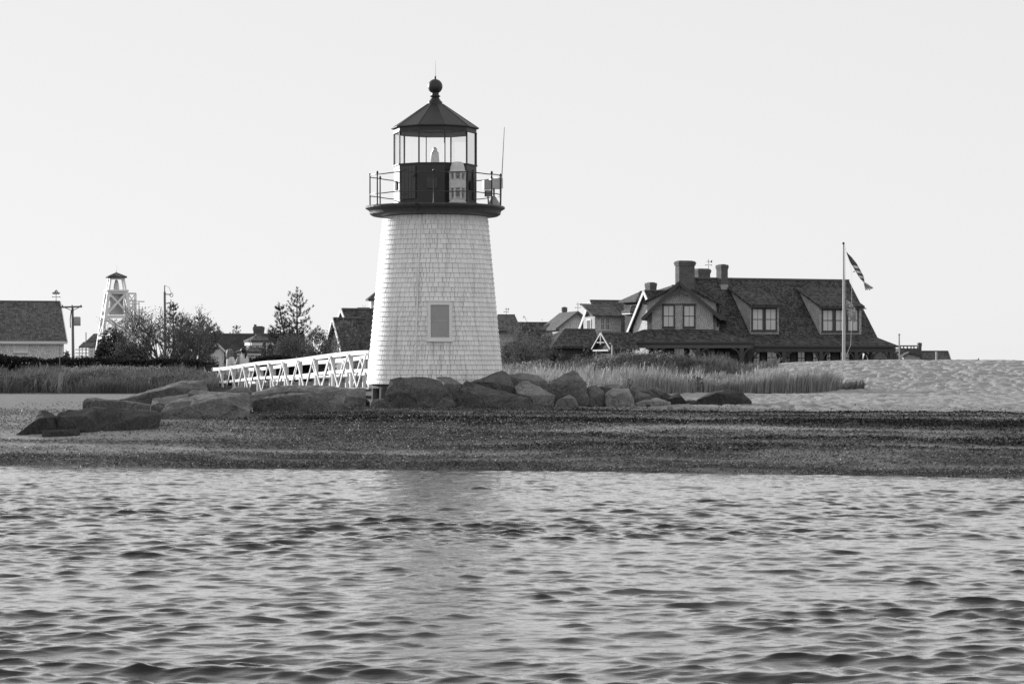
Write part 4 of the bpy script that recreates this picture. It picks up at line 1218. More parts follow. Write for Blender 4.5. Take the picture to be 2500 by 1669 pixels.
tag(blades('grass_clump', x, y, 0.08, 0.34, 0.03, M['grass_dark'], 52), 'dark matted grass at the right tip of the reed bed', 'grass', kind='stuff')

# ------------------------------------------------------------------ leaves, twigs, trees
GROUPS = {'pine_tree': 'pines beyond the footbridge and hedge', 'shrub': 'leafy shrubs around the houses', 'bare_shrub': 'leafless shrubs around the houses',
          'bare_tree': 'bare trees', 'juniper_tree': 'junipers before the skeleton tower', 'thicket': 'twiggy thickets behind the hedge'}
def at(px, d, sink=0.05):
    x = W(px, 0, d).x
    return (x, d, gz(x, d) - sink)
def local(o, px, py, d=None):
    p = W(px, py, o[1] if d is None else d)
    return p - Vector(o)

def pine(px, d, ptop, label, leaders, seed, tilt=0.0, group=None, dense=1.0):
    """leaders: list of (px offset of the top, py of the top, width in px, py of the lowest branches)"""
    o = at(px, d); e = empty('pine_tree', o, 0, label, 'tree', group or GROUPS['pine_tree'])
    r = random.Random(seed); wood = MB(); lv = Leaves(seed)
    s = FPX / d
    for (dpx, ptop, wpx, plow) in leaders:
        top = local(o, px + dpx, ptop); low = local(o, px + dpx * 0.4, plow)
        hgt_ = top.z
        def axis(z):
            t = z / hgt_
            return Vector((top.x * min(1, t * 1.1) , top.y, z))
        wood.tube([axis(hgt_ * t) for t in (0, 0.25, 0.5, 0.75, 1.0)], [0.09, 0.075, 0.055, 0.035, 0.012], 7)
        z = low.z
        hw = wpx * 0.72 / s
        while z < hgt_ - 0.1:
            t = (z - low.z) / (hgt_ - low.z)
            nb = r.randint(5, 7)
            rr = hw * (1 - t) ** 0.75 * r.uniform(0.7, 1.1) + 0.08
            a0 = r.uniform(0, 6.28)
            for k in range(nb):
                a = a0 + 6.283 * k / nb + r.uniform(-0.3, 0.3)
                ln = rr * r.uniform(0.6, 1.1)
                p0 = axis(z + r.uniform(-0.04, 0.04)); dv = Vector((math.cos(a), math.sin(a), 0))
                p1 = p0 + dv * ln * 0.6 + Vector((0, 0, ln * 0.12)); p2 = p0 + dv * ln + Vector((0, 0, ln * 0.45))
                wood.tube([p0, p1, p2], [0.018, 0.012, 0.006], 4)
                m = max(2, int(ln / 0.16 * dense))
                for j in range(m):
                    f = 0.3 + 0.7 * (j + 1) / m
                    q = p1 + (p2 - p1) * ((f - 0.6) / 0.4) if f > 0.6 else p0 + (p1 - p0) * (f / 0.6)
                    q = q + Vector((r.gauss(0, 0.04), r.gauss(0, 0.04), r.gauss(0, 0.03)))
                    lv.tuft(q, (dv.x * 0.25, dv.y * 0.25, 0.9), 13, 0.13, 0.022, 0.5)
            z += r.uniform(0.2, 0.3)
        lv.tuft(top, (0, 0, 1), 16, 0.16, 0.022, 0.4); lv.tuft(top - Vector((0, 0, 0.12)), (0, 0, 1), 16, 0.16, 0.022, 0.5)
    wood.build('trunk', M['bark'], e); lv.build('crown', M['needles'], e)
    return e
def branchy(wood, lv, p, d, ln, rad, depth, r, spread=0.55, up=0.25, tips=None, nseg=3):
    pts = [p]; q = p.copy(); dd = d.copy()
    for i in range(nseg):
        dd = (dd + Vector((r.gauss(0, 0.16), r.gauss(0, 0.16), r.gauss(0, 0.12) + up * 0.12))).normalized()
        q = q + dd * ln / nseg; pts.append(q.copy())
    wood.tube(pts, [max(rad * (1 - 0.45 * i / nseg), 0.009) for i in range(nseg + 1)], 5 if rad > 0.02 else 3, cap=False)
    if depth == 0:
        if tips is not None: tips.append(q)
        return
    for k in range(r.randint(2, 4)):
        f = r.uniform(0.35, 1.0); i = min(int(f * nseg), nseg - 1)
        b = pts[i] + (pts[i + 1] - pts[i]) * (f * nseg - i)
        nd = (dd + Vector((r.gauss(0, spread), r.gauss(0, spread), r.gauss(0, spread * 0.6) + up))).normalized()
        branchy(wood, lv, b, nd, ln * r.uniform(0.55, 0.8), rad * 0.55, depth - 1, r, spread, up, tips, nseg)
def bare_tree(px, d, label, stems, seed, name='bare_tree', cat='tree', leaf=None, nleaf=0, leafsize=0.06, bark='bark', depth=4, group=None, spread=0.5, up=0.25):
    """stems: list of (direction x, direction y, length m, radius)"""
    o = at(px, d); e = empty(name, o, 0, label, cat, group or GROUPS.get(name))
    r = random.Random(seed); wood = MB(); tips = []
    for (dx, dy, ln, rad) in stems:
        branchy(wood, None, Vector((r.uniform(-.05, .05), r.uniform(-.05, .05), 0)), Vector((dx, dy, 1)).normalized(), ln, rad, depth, r, spread, up, tips)
    wood.build('trunk', M[bark], e)
    if leaf:
        lv = Leaves(seed); t = np.array([tuple(p) for p in tips])
        kk = lv.r.integers(0, len(t), nleaf)
        lv.leaves(t[kk] + lv.r.normal(0, 0.09, (nleaf, 3)), leafsize)
        lv.build('crown', M[leaf], e)
    return e
def bush(px0, px1, py, d, label, seed, n=4000, size=0.07, mat='leaf_mid', name='shrub', cat='shrub', hole=0.42, lobes=None, depth=1.0, group=None):
    o = at((px0 + px1) / 2, d); e = empty(name, o, 0, label, cat, group or GROUPS.get(name))
    top = local(o, 0, py).z; w = (px1 - px0) / (FPX / d)
    lv = Leaves(seed); r = random.Random(seed)
    wood = MB()
    for k in range(7):
        a = r.uniform(-0.9, 0.9)
        wood.tube([(a * 0.1, r.uniform(-.1, .1), 0), (a * w * 0.2, 0, top * 0.45), (a * w * 0.42, r.uniform(-.3, .3) * depth, top * r.uniform(0.6, 0.9))], [0.03, 0.02, 0.006], 5)
    wood.build('trunk', M['bark'], e)
    lobes = lobes or [(0.0, 0.62, 0.85, 1.0), (-0.27, 0.5, 0.5, 0.75), (0.28, 0.48, 0.5, 0.7)]
    tot = sum(l[2] for l in lobes)
    for i, (fx, fz, fw, fh) in enumerate(lobes):
        hz_ = top * fh
        lv.cloud((fx * w, r.uniform(-.2, .2) * depth, hz_ * 0.52), (w * fw * 0.5, 0.55 * depth, hz_ * 0.47), int(n * fw / tot), size, hole, 1.8, 0.3, seed + i)
    lv.build('crown', M[mat], e)
    return e

# clipped hedge: a long row of leaves over a dark core
def hedge(px0, px1, d, tops, depth, label, seed, n):
    o = at((px0 + px1) / 2, d)
    r = np.random.default_rng(seed); s = FPX / d
    px = r.uniform(px0, px1, n)
    zt = (HOR - np.interp(px, *tops)) / s + CAM_H - o[2]
    x = (px - 1250) / s - o[0]
    zt = zt + 0.09 * (fbm(x * 1.7, x * 0 + seed, seed, 3) - 0.5) * 2
    f = r.uniform(0, 1, n)
    face = r.uniform(0, 1, n) < 0.62
    yy = np.where(face, -depth / 2 + r.normal(0, 0.06, n), r.uniform(-depth / 2, depth / 2, n))
    zz = np.where(face, zt * f ** 0.8, zt + r.normal(0, 0.04, n))
    lv = Leaves(seed); lv.leaves(np.stack([x, yy, zz], -1), 0.075)
    core = MB(); N = 40
    pts = []
    for i in range(N + 1):
        p = px0 + (px1 - px0) * i / N
        pts.append(((p - 1250) / s - o[0], (HOR - np.interp(p, *tops)) / s + CAM_H - o[2] - 0.13))
    for i in range(N):
        (a, za), (b, zb) = pts[i], pts[i + 1]
        yb = depth / 2 - 0.08
        core.add([(a, -yb, -0.1), (b, -yb, -0.1), (b, yb, -0.1), (a, yb, -0.1), (a, -yb, za), (b, -yb, zb), (b, yb, zb), (a, yb, za)],
                 [(0, 1, 5, 4), (4, 5, 6, 7), (2, 3, 7, 6), (1, 2, 6, 5), (0, 4, 7, 3)])
    e = empty('hedge', o, 0, label, 'hedge')
    core.build('trunk', M['hedge_leaf'], e)
    lv.build('foliage', M['hedge_leaf'], e)
hedge(-90, 522, 97, ([-90, 0, 14, 40, 250, 470, 522], [867, 871, 876, 879, 879, 881, 888]), 1.3, 'long dark clipped hedge running behind the marsh grass', 71, 15000)
hedge(606, 760, 104, ([606, 640, 735, 760], [877, 874, 873, 880]), 1.0, 'short dark hedge behind the footbridge railing', 72, 5000)

tag(weeds('marsh_weeds', 30000, -100, 525, 77.5, 94.5, 0.055, M['leaf_mid'], 91, 0.12, 0.62, 0.30), 'rough dark weeds growing through the marsh grass', 'weeds', kind='stuff')
tag(weeds('seeding_asters', 3500, 150, 535, 88, 95.5, 0.04, M['seed_head'], 92, 0.3, 0.7, 0.45), 'fluffy pale asters gone to seed below the hedge', 'wildflowers', kind='stuff')
tag(weeds('mound_weeds', 16000, 1230, 1800, 84, 93, 0.055, M['leaf_mid'], 93, 0.15, 0.62, 0.34), 'dark low bushes massed on the grassy mound', 'weeds', kind='stuff')
tag(weeds('reed_weeds', 6000, 1225, 1800, front, back, 0.05, M['leaf_mid'], 95, 0.1, 0.5, 0.45), 'dark scruffy weeds tangled in the reed bed', 'weeds', kind='stuff')
tag(weeds('goldenrod', 3500, 1200, 1720, 88, 98, 0.04, M['seed_head'], 94, 0.35, 0.75, 0.42), 'pale seeding goldenrod along the crest of the grassy mound', 'wildflowers', kind='stuff')

pine(725, 118, 0, 'tall pine with upright candles behind the footbridge', [(0, 706, 86, 842), (-44, 744, 60, 838), (-60, 800, 40, 850)], 5)
pine(577, 195, 0, 'small pine tip showing above the long dark roof', [(0, 797, 40, 850)], 6, dense=0.8)
pine(423, 137, 0, 'narrow pine rising behind the bare tree', [(0, 742, 66, 850), (22, 775, 50, 850)], 7)
pine(487, 131, 0, 'bushy grey pine at the right of the bare tree', [(0, 768, 96, 868), (-26, 790, 70, 865), (24, 800, 60, 865)], 8)
bush(232, 325, 797, 126, 'dark dense juniper in front of the skeleton tower', 9, 7000, 0.09, 'juniper', 'juniper_tree', 'tree', 0.36)
bush(305, 365, 832, 125, 'low dark juniper under the bare tree', 10, 3500, 0.09, 'juniper', 'juniper_tree', 'tree', 0.36)
bare_tree(410, 123, 'spreading bare tree with fine leaning twigs beside the skeleton tower', [(-1.0, 0.1, 1.9, 0.06), (-0.55, -0.2, 1.9, 0.06), (-0.15, 0.2, 2.0, 0.065), (0.3, 0, 1.8, 0.06), (0.8, 0.2, 1.6, 0.05), (-1.5, 0, 1.5, 0.045), (-0.8, -0.4, 2.0, 0.05), (-0.3, 0.4, 2.1, 0.05), (0.5, -.3, 1.7, 0.05)],
          13, leaf='leaf_brown', nleaf=3600, leafsize=0.045, depth=4)
bush(335, 470, 782, 127, 'broad grey twiggy thicket beneath the bare tree', 34, 9000, 0.05, 'leaf_brown', 'thicket', 'shrub', 0.43)
bush(436, 532, 786, 128, 'grey thicket at the foot of the bushy pine', 35, 7000, 0.05, 'leaf_brown', 'thicket', 'shrub', 0.43)
bare_tree(452, 126, 'second bare tree with upright twigs right of the spreading one', [(-0.5, 0.1, 1.6, 0.05), (-0.1, -0.2, 1.7, 0.05), (0.3, 0.2, 1.6, 0.05), (0.6, 0, 1.4, 0.045)], 36, leaf='leaf_brown', nleaf=1800, leafsize=0.045, depth=4)
bush(148, 172, 857, 118, 'small dark bush at the corner of the left house', 14, 1800, 0.08, 'juniper')
bush(655, 770, 812, 113, 'grey twiggy shrub under the tall pine', 15, 9000, 0.05, 'leaf_brown', hole=0.44)
bush(735, 815, 796, 115, 'tall hazy shrub right of the tall pine', 16, 7000, 0.05, 'leaf_brown', hole=0.46)
bush(636, 668, 818, 112, 'small dark conifer shrub left of the grey twiggy shrub', 17, 2500, 0.06, 'needles')
bush(700, 815, 850, 108, 'low dark shrubs along the footbridge', 18, 5000, 0.06, 'leaf_mid')
bare_tree(806, 112, 'thin leafless shrub climbing before the gabled house', [(-0.3, 0, 1.1, 0.02), (0.1, 0.1, 1.2, 0.02), (0.4, 0, 1.1, 0.02), (0.0, -.2, 1.0, 0.02)], 19, 'bare_shrub', 'shrub', 'leaf_brown', 700, 0.05, 'bark', 3)
bare_tree(868, 113, 'thin leafless shrub close to the left side of the tower', [(-0.3, 0, 1.3, 0.02), (0.1, 0.1, 1.5, 0.022), (0.35, 0, 1.3, 0.02), (-.1, -.2, 1.2, 0.02)], 20, 'bare_shrub', 'shrub', 'leaf_brown', 900, 0.05, 'bark', 3)
bare_tree(928, 135, 'bare tree hidden behind the tower with twigs poking out left', [(-0.4, 0, 1.7, 0.05), (-0.1, 0, 1.8, 0.05)], 21, bark='bark', depth=4)
bare_tree(1262, 112, 'tangled brown shrub beside the right side of the tower', [(-0.5, 0, 1.0, 0.02), (-0.2, 0.1, 1.25, 0.022), (0.15, 0, 1.3, 0.022), (0.5, 0, 1.1, 0.02), (0.9, .1, .9, .02)], 22, 'bare_shrub', 'shrub', 'leaf_brown', 2600, 0.06, 'bark_pale', 4)
bush(1222, 1300, 800, 114, 'leafy brown shrub behind the tangled shrub', 23, 6500, 0.055, 'leaf_brown', hole=0.45)
bare_tree(1312, 116, 'loose twiggy shrub in front of the long low roof', [(-0.5, 0, 1.0, 0.02), (-0.1, 0.1, 1.2, 0.022), (0.35, 0, 1.2, 0.022), (0.7, .1, 1.0, .02)], 24, 'bare_shrub', 'shrub', 'leaf_brown', 1700, 0.055, 'bark_pale', 4)
bush(1280, 1372, 812, 118, 'dark rounded shrub before the low hipped roof', 25, 6500, 0.06, 'leaf_mid', hole=0.40)
bare_tree(1424, 112, 'small feathery bush in front of the little white portico', [(-0.4, 0, 0.6, 0.015), (0.0, 0.1, 0.75, 0.016), (0.4, 0, 0.65, 0.015)], 26, 'bare_shrub', 'shrub', 'leaf_brown', 900, 0.05, 'bark_pale', 3)

# ------------------------------------------------------------------ buildings
def window(F, e, px0, px1, py0, py1, v, casing='trim_dark', pane='pane_bright', nx=2, ny=2, cw=0.08, out=0.06, lean=0.0, name='window'):
    u0, z1 = F.uz(px0, py0, v); u1, z0 = F.uz(px1, py1, v)
    fr = MB()
    vo = v - out
    fr.box((u0, vo, z0), (u0 + cw, v + 0.05, z1)); fr.box((u1 - cw, vo, z0), (u1, v + 0.05, z1))
    fr.box((u0 + cw, vo, z1 - cw), (u1 - cw, v + 0.05, z1)); fr.box((u0 + cw, vo, z0), (u1 - cw, v + 0.05, z0 + cw))
    fr.box((u0 - 0.03, vo - 0.04, z0 - 0.05), (u1 + 0.03, v + 0.04, z0))
    for i in range(1, nx):
        c = u0 + cw + (u1 - u0 - 2 * cw) * i / nx
        fr.box((c - 0.011, v - 0.025, z0 + cw), (c + 0.014, v + 0.02, z1 - cw))
    for i in range(1, ny):
        c = z0 + cw + (z1 - z0 - 2 * cw) * i / ny
        fr.box((u0 + cw, v - 0.03, c - 0.025), (u1 - cw, v + 0.02, c + 0.025))
    w = fr.build(name, M[casing], e)
    MB().box((u0 + cw, v - 0.012, z0 + cw), (u1 - cw, v + 0.03, z1 - cw)).build('pane', M[pane], w)
    return w
def ridge_house(F, e, ul, ur, ze, zr, v0, hd, zg=0.8, roof='roof_dark', wall='wall_shingle', ov=0.25, eave=0.3, th=0.12, barge=None, bw_=0.16, barge_ends=(0, 1), roofname='roof', wallname='wall', fascia=None):
    k = (zr - ze) / hd
    ul_, ur_ = ul - ov, ur + ov
    mb = MB()
    va, vb = v0 - eave, v0 + 2 * hd + eave
    za = ze - k * eave
    mb.slab([(ul_, va, za), (ur_, va, za), (ur_, v0 + hd, zr), (ul_, v0 + hd, zr)], th)
    mb.slab([(ul_, v0 + hd, zr), (ur_, v0 + hd, zr), (ur_, vb, za), (ul_, vb, za)], th)
    r = mb.build(roofname, M[roof], e)
    MB().box((ul_ + 0.01, v0 + hd - 0.07, zr - 0.03), (ur_ - 0.01, v0 + hd + 0.07, zr + 0.05)).build('ridge_cap', M['trim_grey'], r)
    q = th + 0.01
    MB().prism([(ul, v0, zg), (ul, v0, ze - q), (ul, v0 + hd, zr - q), (ul, v0 + 2 * hd, ze - q), (ul, v0 + 2 * hd, zg)], (ur - ul, 0, 0)).build(wallname, M[wall], e)
    if barge:
        for u_ in [(ul_ - 0.03, ur_ + 0.03)[i] for i in barge_ends]:
            b = MB()
            dz = Vector((0, 0, -bw_ / 2 + 0.02))
            b.bar(Vector((u_, va, za)) + dz, Vector((u_, v0 + hd, zr)) + dz, 0.05, bw_, up=(0, 0, 1))
            b.bar(Vector((u_, vb, za)) + dz, Vector((u_, v0 + hd, zr)) + dz, 0.05, bw_, up=(0, 0, 1))
            b.build('barge_board', M[barge], e)
    if fascia:
        MB().box((ul_, va - 0.05, za - 0.2), (ur_, va - 0.003, za - 0.01)).build('fascia', M[fascia], e)
    return r
def front_gable(F, e, ul, ur, ua, ze, za, v0, v1, zg=0.8, roof='roof_dark', wall='wall_shingle', ov=0.25, fov=0.35, th=0.12, barge=None, bw_=0.2, inset=0.2, roofname='roof', wallname='wall'):
    """gable facing the front; ul, ur, ze: tips of the eaves; ua, za: apex"""
    mb = MB()
    for u_ in (ul, ur):
        pts = [(u_, v0 - fov, ze), (ua, v0 - fov, za), (ua, v1, za), (u_, v1, ze)]
        mb.slab(pts, th)
    r = mb.build(roofname, M[roof], e)
    k = (za - ze) / (ua - ul)
    wl, wr = ul + inset, ur - inset
    zl = ze + k * inset - th - 0.01
    k2 = (za - ze) / (ur - ua); zr_ = ze + k2 * inset - th - 0.01
    MB().prism([(wl, v0, zg), (wr, v0, zg), (wr, v0, zr_), (ua, v0, za - th - 0.01), (wl, v0, zl)], (0, v1 - v0, 0)).build(wallname, M[wall], e)
    if barge:
        b = MB(); d = Vector((0, -0.03, -bw_ / 2))
        b.bar(Vector((ul, v0 - fov, ze)) + d, Vector((ua, v0 - fov, za)) + d, 0.05, bw_)
        b.bar(Vector((ur, v0 - fov, ze)) + d, Vector((ua, v0 - fov, za)) + d, 0.05, bw_)
        b.build('barge_board', M[barge], e)
    return r
def hip_roof(e, ul, ur, rl, rr, va, vb, ze, zr, mat='roof_dark', th=0.12, name='roof'):
    vm = (va + vb) / 2
    mb = MB()
    A, B, Cc, D = (ul, va, ze), (ur, va, ze), (ur, vb, ze), (ul, vb, ze)
    P, Q = (rl, vm, zr), (rr, vm, zr)
    lo = [(p[0], p[1], p[2] - th) for p in (A, B, Cc, D)]
    mb.add([A, B, Cc, D, P, Q] + lo, [(0, 1, 5, 4), (1, 2, 5), (2, 3, 4, 5), (3, 0, 4), (0, 6, 7, 1), (1, 7, 8, 2), (2, 8, 9, 3), (3, 9, 6, 0), (6, 9, 8, 7)])
    r = mb.build(name, M[mat], e)
    MB().bar((rl, vm, zr + 0.02), (rr, vm, zr + 0.02), 0.12, 0.06).build('ridge_cap', M['trim_grey'], r)
    return r
def chimney(F, parent, px0, px1, pytop, v, depth, zbase, corbel=0.05, pots=0):
    u0, zt = F.uz(px0, pytop, v); u1, _ = F.uz(px1, pytop, v)
    mb = MB()
    mb.box((u0, v, zbase), (u1, v + depth, zt - 0.3))
    if corbel:
        c = corbel
        mb.box((u0 - c * 0.6, v - c * 0.6, zt - 0.3), (u1 + c * 0.6, v + depth + c * 0.6, zt - 0.18))
        mb.box((u0 - c, v - c, zt - 0.18), (u1 + c, v + depth + c, zt - 0.07))
        mb.box((u0 - c * 0.4, v - c * 0.4, zt - 0.07), (u1 + c * 0.4, v + depth + c * 0.4, zt))
    else:
        mb.box((u0 - 0.02, v - 0.02, zt - 0.3), (u1 + 0.02, v + depth + 0.02, zt))
    mb.box((u0 + 0.1, v + 0.1, zt), (u1 - 0.1, v + depth - 0.1, zt + 0.04))
    return mb.build('chimney', M['brick'], parent)

# ---- the big shingled house
def big_house():
    F = Frame(1850, 160, R(22))
    e = F.empty('beach_house', 'big dark shingled house with a deep porch roof behind the dune', 'house')
    VB, VR = 1.8, 5.7
    ur = (F.u(2071.6, VR) + F.u(2143.6, VB)) / 2
    ul = F.u(1672, VR)
    zr = F.uz(1900, 682, VR)[1]; zb = F.uz(2143.6, 823.7, VB)[1]; ze = F.uz(2000, 842.5, 0)[1]
    vback = 2 * VR - VB
    uc = F.u(2192, 0); ulp = F.u(1700, 0)
    mb = MB()
    mb.slab([(ul, VB, zb), (ur, VB, zb), (ur, VR, zr), (ul, VR, zr)], 0.14)
    mb.slab([(ul, VR, zr), (ur, VR, zr), (ur, vback, zb), (ul, vback, zb)], 0.14)
    roof = mb.build('roof', M['roof_dark'], e)
    MB().box((ul, VR - 0.08, zr - 0.03), (ur, VR + 0.08, zr + 0.07)).build('ridge_cap', M['trim_grey'], roof)
    pr = MB()
    pr.slab([(ulp, 0, ze), (uc, 0, ze), (ur, VB, zb - 0.003), (ulp, VB, zb - 0.003)], 0.1)
    pr.slab([(ur, VB, zb - 0.003), (uc, 0, ze), (uc, vback + VB, ze), (ur, vback, zb - 0.003)], 0.1)
    pr.build('porch_roof', M['roof_dark'], e)
    # gable end wall and ground floor
    MB().prism([(ur - 0.35, VB + 0.3, zb - 0.3), (ur - 0.35, VR, zr - 0.2), (ur - 0.35, vback - 0.3, zb - 0.3)], (0.1, 0, 0)).build('gable_wall', M['wall_shingle'], e)
    uw = F.u(2106, 2.4)
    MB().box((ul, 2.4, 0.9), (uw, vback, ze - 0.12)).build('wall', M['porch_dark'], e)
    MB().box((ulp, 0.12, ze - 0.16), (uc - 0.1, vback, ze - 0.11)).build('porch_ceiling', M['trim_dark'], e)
    MB().box((ulp, 0.08, ze - 0.45), (uc - 0.12, 0.26, ze - 0.162)).build('porch_beam', M['trim_dark'], e)
    MB().box((uc - 0.32, 0.26, ze - 0.45), (uc - 0.12, vback, ze - 0.162)).build('porch_beam', M['trim_dark'], e)
    MB().box((ulp, -0.06, ze - 0.13), (uc + 0.02, -0.003, ze - 0.0)).build('gutter', M['trim_dark'], e)
    def post(u, v, zt, both=True, wid=0.13):
        p = MB().box((u - wid, v - wid * 0.8, 0.9), (u + wid, v + wid * 0.8, zt)).build('porch_post', M['trim_dark'], e)
        for s in ((-1, 1) if both else (-1,)):
            br = MB()

            arc = [Vector((u + s * (wid + 0.5 * (1 - math.cos(R(a)))), v, zt - 0.6 + 0.58 * math.sin(R(a)))) for a in range(0, 91, 15)]
            for i in range(len(arc) - 1):
                br.bar(arc[i], arc[i + 1], 0.1, 0.11, up=(0, 1, 0))
            br.build('bracket', M['trim_dark'], p)
    for px in (1912, 2003, 2089, 2174):
        post(F.u(px, 0.17), 0.17, ze - 0.452)
    for v in (3.2, 6.2): post(uc - 0.22, v, ze - 0.452, wid=0.1)
    for (a, b, c, mat) in ((1839, 1854, 856, 'pane_porch'), (1873, 1895, 856, 'pane_porch'), (1917, 1928, 858, 'pane_porch'), (1948, 1964, 859, 'pane_porch'), (1985, 1998, 858, 'pane_porch'), (2018, 2027, 858, 'pane_porch'), (2052, 2073, 858, 'pane_porch')):
        window(F, e, a - 3, b + 3, c - 3, 892, 2.4, 'trim_dark', mat, 2, 2, 0.08)
    def dormer(pxl, pxr, pye, wl, wr, pyb, ov=0.35, vf=2.0, wins=()):
        el, z_e = F.uz(pxl, pye, vf - ov); er, _ = F.uz(pxr, pye, vf - ov)
        k = (zr - zb) / (VR - VB)
        v1 = 5.15; z1 = zb + k * (v1 - VB)
        r = MB().slab([(el, vf - ov, z_e), (er, vf - ov, z_e), (er, v1, z1 + 0.02), (el, v1, z1 + 0.02)], 0.13).build('dormer_roof', M['roof_dark'], e)
        a = F.u(wl, vf); b = F.u(wr, vf); zbot = zb + k * (vf - VB) - 0.1
        ks = (z1 - z_e) / (v1 - vf + ov); ztop = z_e + ks * ov - 0.14
        MB().prism([(a, vf, zbot), (a, vf, ztop), (a, v1 - 0.1, z1 - 0.2)], (b - a, 0, 0)).build('dormer_wall', M['wall_shingle'], e)
        MB().box((a - 0.2, vf - ov + 0.01, z_e - 0.2), (b + 0.2, vf - ov + 0.06, z_e - 0.132)).build('fascia', M['trim_dark'], e)
        for w in wins: window(F, e, *w, vf, 'trim_dark', 'pane_bright', 2, 2, 0.095)
    dormer(1831, 1909.5, 743, 1831.5, 1901.5, 816, wins=((1834.5, 1864.5, 751, 808), (1866, 1896.5, 751, 808)))
    dormer(2001, 2111.5, 746, 2001, 2103, 818, wins=((2006, 2035, 754, 810), (2037, 2065, 754, 810), (2067, 2096, 754, 810)))
    e_main, F_main = e, F
    F = Frame(1658, 158, R(-8)); e = empty('cross_wing', F.o, F.yaw)
    # cross gable wing
    vf = -1.0
    ua, za = F.uz(1658.4, 685.8, vf - 0.45); gl, gze = F.uz(1567, 776, vf - 0.45); gr = F.u(1763.5, vf - 0.45)
    front_gable(F, e, gl, gr, ua, gze, za, vf, 5.0, zg=F.uz(1650, 806, vf)[1], fov=0.45, th=0.14, barge='trim_dark', bw_=0.22, inset=0.62, roofname='gable_roof', wallname='gable_wall')
    kk = MB()
    for s in (-1, 1):
        kk.bar((ua + s * 0.02, vf - 0.4, za - 0.75), (ua + s * 0.62, vf - 0.4, za - 0.98), 0.06, 0.09, up=(0, 1, 0))
    kk.bar((ua, vf - 0.4, za - 0.25), (ua, vf - 0.4, za - 1.0), 0.07, 0.1, up=(0, 1, 0))
    kk.build('gable_ornament', M['trim_dark'], e)
    window(F, e, 1617, 1648, 743, 800, vf, 'trim_dark', 'pane_bright', 2, 2, 0.095)
    window(F, e, 1667, 1698, 743, 800, vf, 'trim_dark', 'pane_bright', 2, 2, 0.095)
    MB().box((F.u(1616, vf), vf - 0.07, F.uz(1650, 744, vf)[1]), (F.u(1699, vf), vf + 0.02, F.uz(1650, 741, vf)[1])).build('window_head', M['trim_dark'], e)
    # shed wings on both sides of the cross gable
    for (pxt, pyt, pxe, pye, wpx, s) in ((1643, 700, 1567, 737, 1580, -1), (1687, 702, 1764, 743, 1748, 1)):
        u0, z0 = F.uz(pxt, pyt, 0.2); u1, z1 = F.uz(pxe, pye, -0.2)
        MB().slab([(u0, -0.2, z0), (u1, -0.2, z1), (u1, 4.2, z1), (u0, 4.2, z0)], 0.12).build('wing_roof', M['roof_dark'], e)
        w0 = F.u(wpx, 0.1)
        zl = F.uz(1650, 806, vf)[1]
        lo, hi = min(w0, u0), max(w0, u0)
        kz = (z0 - z1) / (u0 - u1)
        MB().prism([(w0, 0.1, zl), (u0, 0.1, zl), (u0, 0.1, z0 - 0.15), (w0, 0.1, z1 + kz * (w0 - u1) - 0.15)], (0, 4.0, 0)).build('wing_wall', M['wall_shingle'], e)
        if s > 0:
            for v in (0.9, 2.0):
                z_a, z_b = F.uz(1745, 797, v)[1], F.uz(1745, 752, v)[1]
                fr = MB(); fr.box((w0 - 0.02, v, z_a), (w0 + 0.05, v + 0.09, z_b)); fr.box((w0 - 0.02, v + 0.61, z_a), (w0 + 0.05, v + 0.7, z_b))
                fr.box((w0 - 0.02, v + 0.09, z_a), (w0 + 0.05, v + 0.61, z_a + 0.09)); fr.box((w0 - 0.02, v + 0.09, z_b - 0.09), (w0 + 0.05, v + 0.61, z_b))
                w_ = fr.build('window', M['trim_dark'], e)
                MB().box((w0 - 0.01, v + 0.09, z_a + 0.09), (w0 + 0.02, v + 0.61, z_b - 0.09)).build('pane', M['pane_mid'], w_)
    # hipped porch round the cross wing
    va, zt = -3.2, F.uz(1650, 803.8, vf)[1]
    a, b = F.u(1572, vf), F.u(1741, vf); c0, zc = F.uz(1486, 833.5, va); c1 = F.u(1836, va)
    hp = MB()
    hp.slab([(c0, va, zc), (c1, va, zc), (b, vf + 0.02, zt), (a, vf + 0.02, zt)], 0.1)
    hp.slab([(a, vf + 0.02, zt), (a, 5, zt), (c0, 5, zc), (c0, va, zc)], 0.1)
    hp.slab([(b, vf + 0.02, zt), (c1, va, zc), (c1, 2.6, zc), (b, 2.6, zt)], 0.1)
    hp.build('porch_roof', M['roof_dark'], e)
    MB().box((c0 + 0.08, va + 0.12, zc - 0.15), (c1 - 0.08, 2.2, zc - 0.105)).build('porch_ceiling', M['trim_dark'], e)
    MB().box((c0, va - 0.07, zc - 0.13), (c1, va - 0.003, zc)).build('gutter', M['trim_dark'], e)
    MB().box((c0 + 0.12, va + 0.1, zc - 0.42), (c1 - 0.12, va + 0.28, zc - 0.153)).build('porch_beam', M['trim_grey'], e)
    MB().box((c1 - 0.3, va + 0.28, zc - 0.42), (c1 - 0.12, 2.2, zc - 0.153)).build('porch_beam', M['trim_dark'], e)
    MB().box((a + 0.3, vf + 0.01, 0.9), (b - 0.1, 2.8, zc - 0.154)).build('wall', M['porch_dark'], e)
    for px in (1497, 1600, 1705, 1811):
        post(F.u(px, va + 0.19), va + 0.19, zc - 0.422)
    for v in (-1.6, 0.0): post(c1 - 0.21, v, zc - 0.422, wid=0.08)
    window(F, e, 1643, 1673, 848, 885, vf, 'trim_dark', 'pane_porch', 2, 1, 0.08)
    window(F, e, 1681, 1702, 848, 885, vf, 'trim_dark', 'pane_porch', 2, 1, 0.08)
    window(F, e, 1768, 1785, 854, 885, 2.38, 'trim_dark', 'pane_bright', 2, 2, 0.07)
